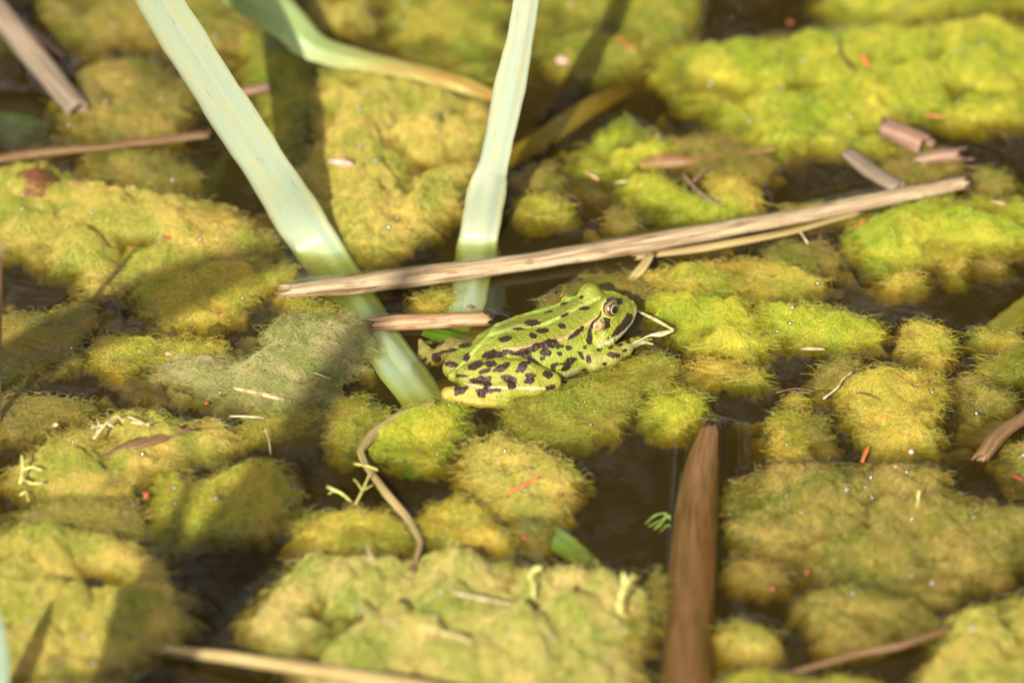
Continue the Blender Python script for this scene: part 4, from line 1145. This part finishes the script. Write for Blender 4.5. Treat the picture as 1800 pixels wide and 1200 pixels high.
# sunken leaves
for lab, pts, ws, tint, ag in [
    ('dull green sunken leaf reaching into the dark brown pool', [(915, 890, -1.2), (960, 930, -1.0), (1000, 960, -1.6), (1060, 1010, -5)], [7, 9, 9, 6], (.22, .34, .16), [0, 0, 0, 0]),
    ('dark green sunken leaf below the thick grey brown stem', [(-60, 215, -4), (30, 225, -3), (80, 240, -5), (115, 262, -9)], [16, 20, 16, 8], (.06, .13, .035), [0, 0, 0, 0]),
    ('bright green sunken leaf corner under the bright torn edged clump', [(690, 770, -3), (712, 800, -2), (728, 840, -3)], [9, 10, 3], (.10, .30, .04), [0, 0, 0]),
    ('green sunken leaf end showing under the short stick', [(745, 580, -1.6), (790, 590, -1.8), (835, 590, -4)], [5, 7, 5], (.14, .36, .05), [0, 0, 0]),
    ('brown blotched sunken leaf beside the small rimmed algae pad', [(1730, 600, -2), (1765, 575, -1.2), (1860, 505, -1.2)], [9, 12, 13], (.26, .28, .07), [.2, .3, .5]),
    ('brown sunken reed blade deep in the dark water near the lime mat', [(1650, 455, -8), (1720, 500, -9), (1800, 570, -12)], [16, 18, 14], (.16, .11, .05), [.3, .3, .3]),
    ('faint green sunken blade behind the bent leaf', [(690, 50, -2), (740, 66, -2), (775, 85, -5)], [5, 6, 4], (.20, .30, .14), [0, 0, 0]),
    ('olive sunken blade curving right of the narrow upright leaf', [(860, 300, -3), (950, 245, -1.5), (1030, 190, -1.5), (1110, 150, -4)], [8, 9, 9, 7], (.34, .26, .07), [.3, .3, .4, .5]),
    ('dark sunken blade between the grey green mat and the wide leaf', [(600, 715, -9), (650, 680, -7), (700, 660, -9)], [14, 15, 10], (.10, .16, .07), [0, 0, 0]),
]:
    o = leaf('sunken_leaf', [unproj(*p) for p in pts], ws, (0, -.2, 1), tint=tint, aged=ag, fold=.1)
    tag(o, lab, 'leaf', 'leaves sunken below the surface')

# bent stalk with sprig in front of the frog
o = stem('bent_stalk', [on(765, 712, .6), on(700, 735, .8), on(655, 768, .8), unproj(632, 792, 3.2), unproj(645, 822, 3), unproj(680, 868, 3.4), on(715, 912, .8), on(740, 955, .8), on(728, 1000, .8)], [1.1, 1.9, 1.8, 1.2, 1.1, 1.4, 1.3, 1.1, .8], M_STICK_Y, 12, .7, (1, 1), False, .06, 18, None, 70)
tag(o, 'thin bent straw stalk arching down in front of the frog foot', 'stalk')
def sprig(lab, name, chains, mat, grp=None, cat='sprig'):
    root = None
    for k, (pts, r0, r1) in enumerate(chains):
        p3 = []
        for p in pts:
            g = unproj(*p); f_ = surf(p[0], p[1])
            p3.append(f_ + np.array([0, 0, .3]) if p[2] > 0 and f_[2] + .3 > p[2] else g)
        q = stem(name if k == 0 else 'twiglet', p3, np.linspace(r0, r1, len(pts)) * .68, mat, 8, .8, (.1, .1), False, .05, 200 + k, root, 14)
        if k == 0: root = q; tag(q, lab, cat, grp)
    return root
sprig('small yellow green water plant sprig by the thin bent stalk', 'water_sprig', [([(625, 885, 3), (637, 862, 5), (650, 832, 7)], .5, .4), ([(637, 862, 5), (628, 848, 6), (622, 842, 6.6)], .4, .3), ([(637, 862, 5), (655, 852, 5.5)], .4, .3), ([(618, 882, 3), (600, 866, 4.5), (575, 855, 5.5)], .5, .9), ([(600, 866, 4.5), (585, 862, 5), (578, 868, 5)], .5, .4), ([(622, 815, 7), (645, 818, 7), (664, 826, 6.5)], .6, .5)], M_SHOOT)
for lab, ch, mat in [
    ('upright yellow shoot with a round bud on the pale glistening mat', [([(938, 1050, 7), (938, 1030, 10), (930, 1012, 13)], .8, .8), ([(930, 1012, 13), (938, 1000, 15), (950, 998, 15)], .8, 1.5)], M_SHOOT),
    ('upright yellow shoot with a forked tip on the pale glistening mat', [([(1090, 1080, 7), (1088, 1055, 11), (1098, 1030, 15)], .9, .9), ([(1098, 1030, 15), (1096, 1008, 18)], .9, 1.3), ([(1098, 1030, 15), (1114, 1010, 17)], .8, 1.1)], M_SHOOT),
    ('short pale shoot standing on the wide dull raft', [([(1612, 892, 3), (1614, 875, 6), (1616, 862, 8)], .6, .6)], M_SHOOT),
    ('pale root trailing over the pale glistening mat', [([(790, 1040, 9), (830, 1048, 9), (870, 1056, 9), (900, 1062, 8)], 1.0, .5)], M_PALE),
    ('forked pale root across the front of the pale glistening mat', [([(655, 1085, 10), (700, 1092, 10), (760, 1104, 10), (830, 1128, 10)], .6, .6), ([(715, 1094, 10), (740, 1080, 11), (770, 1084, 11)], .6, .4)], M_PALE),
    ('little pale shoot at the back of the pale glistening mat', [([(645, 958, 6), (650, 972, 8), (655, 982, 8)], .8, .6)], M_PALE),
    ('leaning pale shoot near the beige stem', [([(630, 1055, 8), (640, 1075, 10), (648, 1085, 10)], .8, .6)], M_PALE),
    ('curled tangle of green threads in the dark brown pool', [([(1135, 920, -1), (1150, 905, .5), (1170, 900, .8), (1178, 912, .5)], .35, .3), ([(1140, 925, -1), (1160, 915, .6), (1180, 905, .5)], .35, .3), ([(1150, 930, -1), (1165, 918, .6), (1172, 900, .6)], .35, .3), ([(1160, 935, -2), (1172, 922, 0), (1180, 925, -.5)], .35, .3)], M_GREENSH),
    ('white blade tip sticking up in the dark water by the orange splinter', [([(476, 800, -1), (473, 775, 3), (466, 752, 6)], .5, .3)], M_PALE),
    ('thin white sliver on the grey green mat', [([(552, 655, 4), (566, 660, 4.2), (580, 666, 3.8)], .5, .3)], M_PALE),
    ('thin pale twig near the long stick by the olive film', [([(1405, 405, 1), (1415, 420, 1.4), (1420, 428, 1)], .6, .5)], M_PALE),
    ('dark hooked twig on the largest lime green mat', [([(1478, 70, 9), (1475, 90, 9), (1488, 110, 9), (1505, 127, 9)], .6, .5)], M_BROWN),
    ('brown forked twig behind the slanting lime clump', [([(1200, 305, 3), (1220, 330, 4), (1245, 350, 4), (1270, 362, 3)], 1.0, .5), ([(1220, 318, 4), (1238, 300, 4), (1270, 285, 3)], .7, .4)], M_STICK_P),
    ('thin twig on the skirt of the double humped clump', [([(1448, 700, 3), (1475, 680, 3.6), (1478, 668, 3.6), (1500, 652, 3)], .5, .4)], M_PALE),
    ('dark thin twig floating beside the tiny square pad', [([(1365, 690, .5), (1395, 682, .6), (1428, 686, .4)], .5, .4)], M_BROWN),
    ('short brown twig on the double humped clump', [([(1505, 690, 6), (1525, 693, 6.4), (1545, 703, 6)], .4, .3)], M_BROWN),
]:
    sprig(lab, 'shoot' if mat in (M_SHOOT,) else 'root_thread', ch, mat, None, 'shoot' if mat is M_SHOOT else 'twig')

# dried rootlets on the sunlit clump
sprig('pale tangled dry rootlets on the sunlit yellow clump', 'dry_rootlets', [([(165, 770, 8), (185, 745, 10), (205, 728, 10), (216, 740, 10)], .7, .5), ([(160, 752, 8), (178, 748, 10), (200, 742, 9)], .6, .4), ([(172, 738, 9), (175, 755, 9)], .5, .4), ([(225, 732, 8), (240, 738, 9), (262, 748, 8)], .8, .5), ([(190, 745, 10), (200, 750, 9)], .6, .5), ([(230, 742, 9), (255, 745, 9), (270, 742, 8)], .6, .4), ([(160, 745, 8), (172, 752, 9), (168, 770, 8)], .5, .4)], M_PALE, None, 'roots')
sprig('pale green feathery plant at the left end of the sunlit clump', 'feathery_plant', [([(35, 850, 4), (40, 825, 7), (38, 800, 9)], .7, .6), ([(40, 825, 7), (58, 820, 8), (72, 826, 7)], .8, .6), ([(36, 840, 5), (55, 850, 6), (75, 848, 6)], .8, .6), ([(35, 870, 3), (45, 862, 4), (50, 880, 3)], .6, .4), ([(40, 812, 8), (52, 808, 8)], .6, .4)], M_SHOOT, None, 'plant')
bark = stem('bark_flake', [on(188, 800, .6), on(230, 788, .9), on(280, 772, .9), on(328, 758, .8)], [.9, 3.2, 3.8, 2.8], M_STICK_B, 16, .16, (5, 5), False, .24, 19, None, 30, .25)
tag(bark, 'purplish brown flake of bark lying on the sunlit yellow clump', 'bark')
# rusty leaf fragment, dead bits
o = leaf('dead_leaf', [on(1125, 292, .6), on(1160, 285, 1.2), on(1220, 284, .6), on(1290, 274, .6), on(1365, 262, .6)], [3, 6.5, 4, 3.5, 1.2], (0, -.5, 1), tint=(.24, .11, .06), aged=[.3, .2, .2, .5, .3], fold=.3)
tag(o, 'rusty brown dead leaf fragment with a ridged edge on algae scraps', 'leaf')
o = leaf('dead_leaf', [on(28, 318, 1.8), on(62, 322, 2.2), on(100, 332, 1.8)], [5, 15, 6], (0, -.35, 1), tint=(.16, .05, .025), aged=[.15, .1, .15], fold=.2)
tag(o, 'dark reddish rounded dead leaf on the broad straw mat', 'leaf')
o = leaf('leaf_shred', [unproj(1118, 545, 3.5), unproj(1150, 560, 4.5), unproj(1183, 579, 5.0)], [.5, 1.3, .7], (0, -.5, 1), M_PALE, tint=(.6, .5, .3), fold=.3, thick=.3)
tag(o, 'upper pale shred of dry leaf at the frog snout', 'leaf shred')
o = leaf('leaf_shred', [unproj(1112, 604, 3.6), unproj(1140, 590, 4.6), unproj(1162, 586, 5.2), unproj(1184, 580, 5.0)], [.4, .7, 2.0, .8], (0, -.5, 1), M_PALE, tint=(.6, .5, .3), fold=.25, thick=.3)
tag(o, 'lower pale shred of dry leaf pointing at the frog hand', 'leaf shred')

# ------------------------------------------------------------------ seeds, splinters and other small litter
def blob_mesh(name, sx, sy, sz, seed=0, pinch=.5):
    bm = bmesh.new(); bmesh.ops.create_icosphere(bm, subdivisions=2, radius=1)
    r = np.random.default_rng(seed); ph = r.random(4) * 6
    for v in bm.verts:
        c = v.co
        w = 1 + .12 * math.sin(3 * c.x + ph[0]) + .10 * math.sin(4 * c.y + ph[1])
        tp = 1 - pinch * max(0, c.x) ** 2 * .8
        v.co = Vector((c.x * sx * w, c.y * sy * w * tp, c.z * sz * w * tp)) * MM
    me = bpy.data.meshes.new(name); bm.to_mesh(me); bm.free()
    me.polygons.foreach_set('use_smooth', np.ones(len(me.polygons), bool))
    return me
def bit(name, lab, cat, px, py, size, mat, ang=0, asp=(1, .55, .4), seed=0, grp=None):
    size = size * .82
    me = blob_mesh(name, size * asp[0], size * asp[1], size * asp[2], seed)
    me.materials.append(mat)
    o = bpy.data.objects.new(name, me); COL.objects.link(o)
    p = surf(px, py); o.location = (p + np.array([0, 0, size * asp[2] * .6])) * MM
    o.rotation_euler = (random.uniform(-.3, .3), random.uniform(-.3, .3), math.radians(ang))
    tag(o, lab, cat, grp); return o
def splinter(name, lab, a, b, w, mat, cat='splinter', lift=.8):
    pa, pb = surf(*a), surf(*b)
    pa[2] += lift; pb[2] += lift
    o = stem(name, [pa, (pa + pb) / 2 + np.array([0, 0, .3]), pb], [w * .5, w, w * .6], mat, 8, .5, (w * .6, w * .5), False, .1, int(a[0]), None, 10)
    tag(o, lab, cat); return o
splinter('wood_splinter', 'orange tan wood splinter lying on the grey green mat', (412, 686), (498, 706), 1.3, M_TAN)
splinter('wood_splinter', 'orange splinter on the straw clump in front of the frog', (890, 874), (948, 842), .8, M_ORANGE)
splinter('red_needle', 'straight red needle in front of the double humped clump', (1515, 816), (1528, 785), .8, M_ORANGE, 'needle')
splinter('orange_needle', 'orange needle on the blurred green mat behind the dark water', (1075, 66), (1118, 92), .9, M_ORANGE, 'needle')
splinter('orange_needle', 'curved orange flake beside the dark hooked twig', (1514, 98), (1528, 124), .9, M_ORANGE, 'needle')
splinter('orange_needle', 'orange fibre lying along the front edge of the largest lime mat', (1626, 207), (1666, 211), .7, M_ORANGE, 'needle')
splinter('orange_needle', 'slanting orange needle at the left tip of the bright lime mat', (1504, 405), (1526, 386), .7, M_ORANGE, 'needle')
splinter('orange_needle', 'little orange needle on the yellow green pointed clump', (1028, 306), (1052, 319), .6, M_TAN, 'needle')
splinter('tan_chip', 'tan wood chip floating beside the fluffy arm', (1408, 617), (1448, 617), .9, M_TAN, 'chip')
splinter('brown_chip', 'dark red chip on the wide raft beside the purple grey pool', (1776, 838), (1800, 848), 1.0, M_RED, 'chip')
splinter('pink_chip', 'pale chip on the bright lime mat', (1740, 358), (1768, 363), .6, M_PINK, 'chip')
splinter('pale_chip', 'thin pale chip in front of the dim hump', (405, 735), (465, 738), .6, M_PALE, 'chip')
splinter('pale_chip', 'white floating fibre left of the slanting lime clump', (1082, 324), (1108, 323), .6, M_PALE, 'chip')
BITS = [
 ('gall', 'pinkish orange pebble like gall on the blurred green mat', 'gall', 990, 112, 2.6, M_PINK, 0, (1, .9, .8)),
 ('orange_scale', 'orange scale right behind the pebble like gall', 'scale', 1000, 90, 1.3, M_ORANGE, 20, (1, .8, .6)),
 ('orange_scale', 'bright orange scale on the green slope behind the bent leaf', 'scale', 831, 10, 1.4, M_ORANGE, 0, (1, .8, .6)),
 ('orange_scale', 'pinkish scale far behind the pebble like gall', 'scale', 1003, 10, 1.2, M_PINK, 0, (1, .8, .6)),
 ('pink_bud', 'pinkish grey bud with orange spot on the big lumpy mat', 'bud', 600, 290, 5.0, M_PINK, -8, (1, .4, .35)),
 ('orange_scale', 'orange scale lying on the pinkish grey bud', 'scale', 603, 284, 1.7, M_ORANGE, -5, (1, .5, .8)),
 ('seed', 'orange and black seed on the right part of the big lumpy mat', 'seed', 731, 313, 1.2, M_ORANGE, 60, (1, .7, .5)),
 ('seed', 'dark seed next to the orange and black one', 'seed', 740, 302, .9, M_BROWN, 20, (1, .8, .6)),
 ('seed', 'curved orange seed husk on the broad straw mat', 'seed', 228, 437, 1.8, M_ORANGE, -60, (1, .4, .4)),
 ('seed', 'reddish brown husk on the broad straw mat near its back', 'seed', 293, 420, 1.9, M_RED, 10, (1, .55, .45)),
 ('seed', 'pink husk at the shadow edge on the broad straw mat', 'seed', 268, 464, 1.1, M_PINK, 40, (1, .7, .5)),
 ('seed', 'red seed on the rounded yellow knob', 'seed', 171, 604, 1.2, M_ORANGE, 10, (1, .6, .5)),
 ('seed', 'orange husk below the split end of the long stick', 'seed', 562, 543, 1.4, M_ORANGE, 80, (1, .45, .4)),
 ('seed', 'red seed in front of the grey green mat', 'seed', 363, 710, 1.2, M_RED, 20, (1, .7, .6)),
 ('seed', 'dark red clot beside the ragged shaded lobe', 'seed', 382, 554, 1.5, M_RED, 10, (1, .7, .5)),
 ('bud', 'pale bud on the grey green mat left of the short white sliver', 'bud', 298, 624, 2.0, M_PINK, 10, (1, .5, .4)),
 ('seed', 'orange seed on the straw clump in front of the frog', 'seed', 860, 829, 1.2, M_ORANGE, 0, (1, .9, .7)),
 ('seed', 'rust red scale at the right end of the straw clump', 'seed', 986, 870, 1.4, M_RED, 20, (1, .7, .5)),
 ('seed', 'dark red husk by the veil over the sunken leaf tip', 'seed', 922, 946, 2.0, M_RED, -50, (1, .5, .4)),
 ('seed', 'tiny dark red seed on the bright torn edged clump', 'seed', 766, 749, .8, M_RED, 0, (1, .7, .6)),
 ('seed', 'red seed at the back of the double humped clump', 'seed', 1560, 662, 1.1, M_RED, 0, (1, .5, .5)),
 ('seed', 'orange red husk right on the double humped clump', 'seed', 1630, 672, 1.3, M_RED, 30, (1, .7, .6)),
 ('seed', 'orange red seed in the middle of the double humped clump', 'seed', 1557, 734, 1.3, M_ORANGE, 0, (1, .8, .6)),
 ('seed', 'orange flake in front of the double humped clump', 'seed', 1590, 790, 1.3, M_ORANGE, 70, (1, .45, .4)),
 ('pebble', 'whitish wet bead in front of the double humped clump', 'bead', 1602, 796, 1.2, M_PINK, 0, (1, .8, .8)),
 ('seed', 'pale wet husk on the back of the wide dull raft', 'bead', 1574, 822, 1.1, M_PINK, 0, (1, .6, .6)),
 ('seed', 'orange husk between the raft knobs and the lumpy olive clump', 'seed', 1420, 1008, 1.4, M_RED, 10, (1, .7, .6)),
 ('seed', 'dark red husk on the dim knob by the upright brown stem', 'seed', 1357, 1036, 1.5, M_RED, -30, (1, .6, .5)),
 ('bud', 'dark purple bud on the bent stalk end', 'bud', 725, 1005, 3.0, M_BROWN, 70, (1, .55, .5)),
 ('petal', 'small white petal floating by the sunlit clump', 'petal', 95, 748, 1.9, M_PALE, 0, (1, .6, .3)),
 ('husk', 'pink bead on the pointed yellow green clump', 'seed', 1155, 241, .9, M_PINK, 0, (1, .9, .8)),
 ('husk', 'pink husk on the elongated fuzzy yellow clump', 'seed', 1316, 494, 1.0, M_PINK, 0, (1, .8, .7)),
 ('seed', 'dark seed on the fringe below the snout clump', 'seed', 1294, 645, .9, M_BROWN, 40, (1, .7, .6)),
 ('seed', 'tiny black seed on the fluffy arm', 'seed', 1462, 571, .5, M_BROWN, 0, (1, .7, .6)),
 ('seed', 'dark red seed on the striped clump left of its sunny strip', 'seed', 297, 861, 1.2, M_RED, 0, (1, .8, .6)),
 ('husk', 'rusty wet lump between the sunlit clump and the striped clump', 'husk', 258, 874, 2.6, M_RED, 70, (1, .6, .6)),
 ('seed', 'dark red scale under the bent leaf at the back', 'scale', 437, 36, 1.8, M_RED, 0, (1, .8, .5)),
 ('seed', 'orange red husk at the side of the small bright knob', 'seed', 406, 82, 1.5, M_ORANGE, 70, (1, .5, .4)),
 ('seed', 'orange speck in front of the small bright knob', 'seed', 450, 97, .9, M_ORANGE, 0, (1, .8, .6)),
 ('insect', 'small brown and silver bug on the end of the short stick', 'insect', 828, 541, 1.8, M_BROWN, 0, (1, .5, .45)),
 ('husk', 'red scale beside the dark water behind the largest lime mat', 'scale', 1390, 42, 1.6, M_RED, 0, (1, .8, .6)),
]
for k, b in enumerate(BITS):
    bit(b[0], b[1], b[2], b[3], b[4], b[5], b[6], b[7], b[8], k)

# dark specks of detritus and glossy beads added for wet glints: beyond counting
def scatter_blobs(name, lab, n, rmin, rmax, mat, seed, thr=.5, sub=1, squash=1.0):
    r = np.random.default_rng(seed)
    bm = bmesh.new(); bmesh.ops.create_icosphere(bm, subdivisions=sub, radius=1)
    bv = np.array([v.co for v in bm.verts]); bf = np.array([[v.index for v in f.verts] for f in bm.faces]); bm.free()
    ii, jj = np.nonzero(HW > thr)
    s = r.integers(0, len(ii), n)
    # gather in little groups
    V = []; F = []
    for q in range(n):
        x = GX[ii[s[q]]] + r.normal(0, .5); y = GY[jj[s[q]]] + r.normal(0, .5); z = HW[ii[s[q]], jj[s[q]]]
        R = rmin + (rmax - rmin) * r.random() ** 3
        sc = np.array([R * (1 + .5 * r.random() * (squash < 1)), R, R * squash])
        F.append(bf + len(bv) * q); V.append(bv * sc + [x, y, z + R * .35])
    o = mesh_obj(name, np.concatenate(V), np.concatenate(F), mat)
    tag(o, lab, None, None, 'stuff'); return o
scatter_blobs('glint_beads', 'tiny glossy beads added over the algae as wet glints', 800, .2, .95, M_GLINT, 5, -.1, 2)
scatter_blobs('detritus', 'tiny dark specks of plant litter scattered over the algae', 1100, .14, .45, M_BROWN, 6, .5, 1, .6)

# reed belt on the far bank, out of the picture but mirrored in the water
def reed_belt():
    r = np.random.default_rng(8)
    V = []; F = []
    tx = np.array([x for x in range(-1500, 1500, 46) if not (-280 < x < -185 or -172 < x < -85 or 92 < x < 325)] + [-178, 160, 243], float)
    ty = r.uniform(1500, 2300, len(tx)); nt = len(tx)
    for q in range(nt * 13):
        c_ = q % nt
        x = tx[c_] + r.normal(0, 16 if c_ < nt - 3 else 7); y = ty[c_] + r.normal(0, 60); h = r.uniform(1200, 2600); lean = r.normal(0, .05, 2)
        w = r.uniform(4, 9)
        b = len(V)
        for k in range(5):
            f = k / 4
            for a in range(3):
                t = a * 2.094 + q
                V.append((x + lean[0] * h * f * f + w * (1 - .7 * f) * math.cos(t), y + lean[1] * h * f * f + w * (1 - .7 * f) * math.sin(t), -40 + h * f))
        for k in range(4):
            for a in range(3):
                F.append((b + k * 3 + a, b + k * 3 + (a + 1) % 3, b + k * 3 + 3 + (a + 1) % 3, b + k * 3 + 3 + a))
        for lf in range(3):   # drooping blades
            f0 = r.uniform(.3, .85); an = r.choice([1.57, 4.71]) + r.normal(0, .35); L = r.uniform(250, 500)
            p = np.array([x + lean[0] * h * f0 * f0, y + lean[1] * h * f0 * f0, -40 + h * f0])
            d = np.array([math.cos(an), math.sin(an), 0]); s_ = np.array([-d[1], d[0], 0]) * r.uniform(6, 12)
            b = len(V)
            for k in range(4):
                f = k / 3; c = p + d * L * f * .8 + np.array([0, 0, L * (.55 * f - .75 * f * f)])
                V.append(tuple(c - s_ * (1 - f * .95))); V.append(tuple(c + s_ * (1 - f * .95)))
            for k in range(3): F.append((b + 2 * k, b + 2 * k + 1, b + 2 * k + 3, b + 2 * k + 2))
    o = mesh_obj('reed_belt', V, F, mat_flat('reed_belt', (.11, .10, .045), .7, .3, .4, 6))
    tag(o, 'belt of tall reed tussocks growing on the far side of the pond', None, None, 'stuff')
reed_belt()
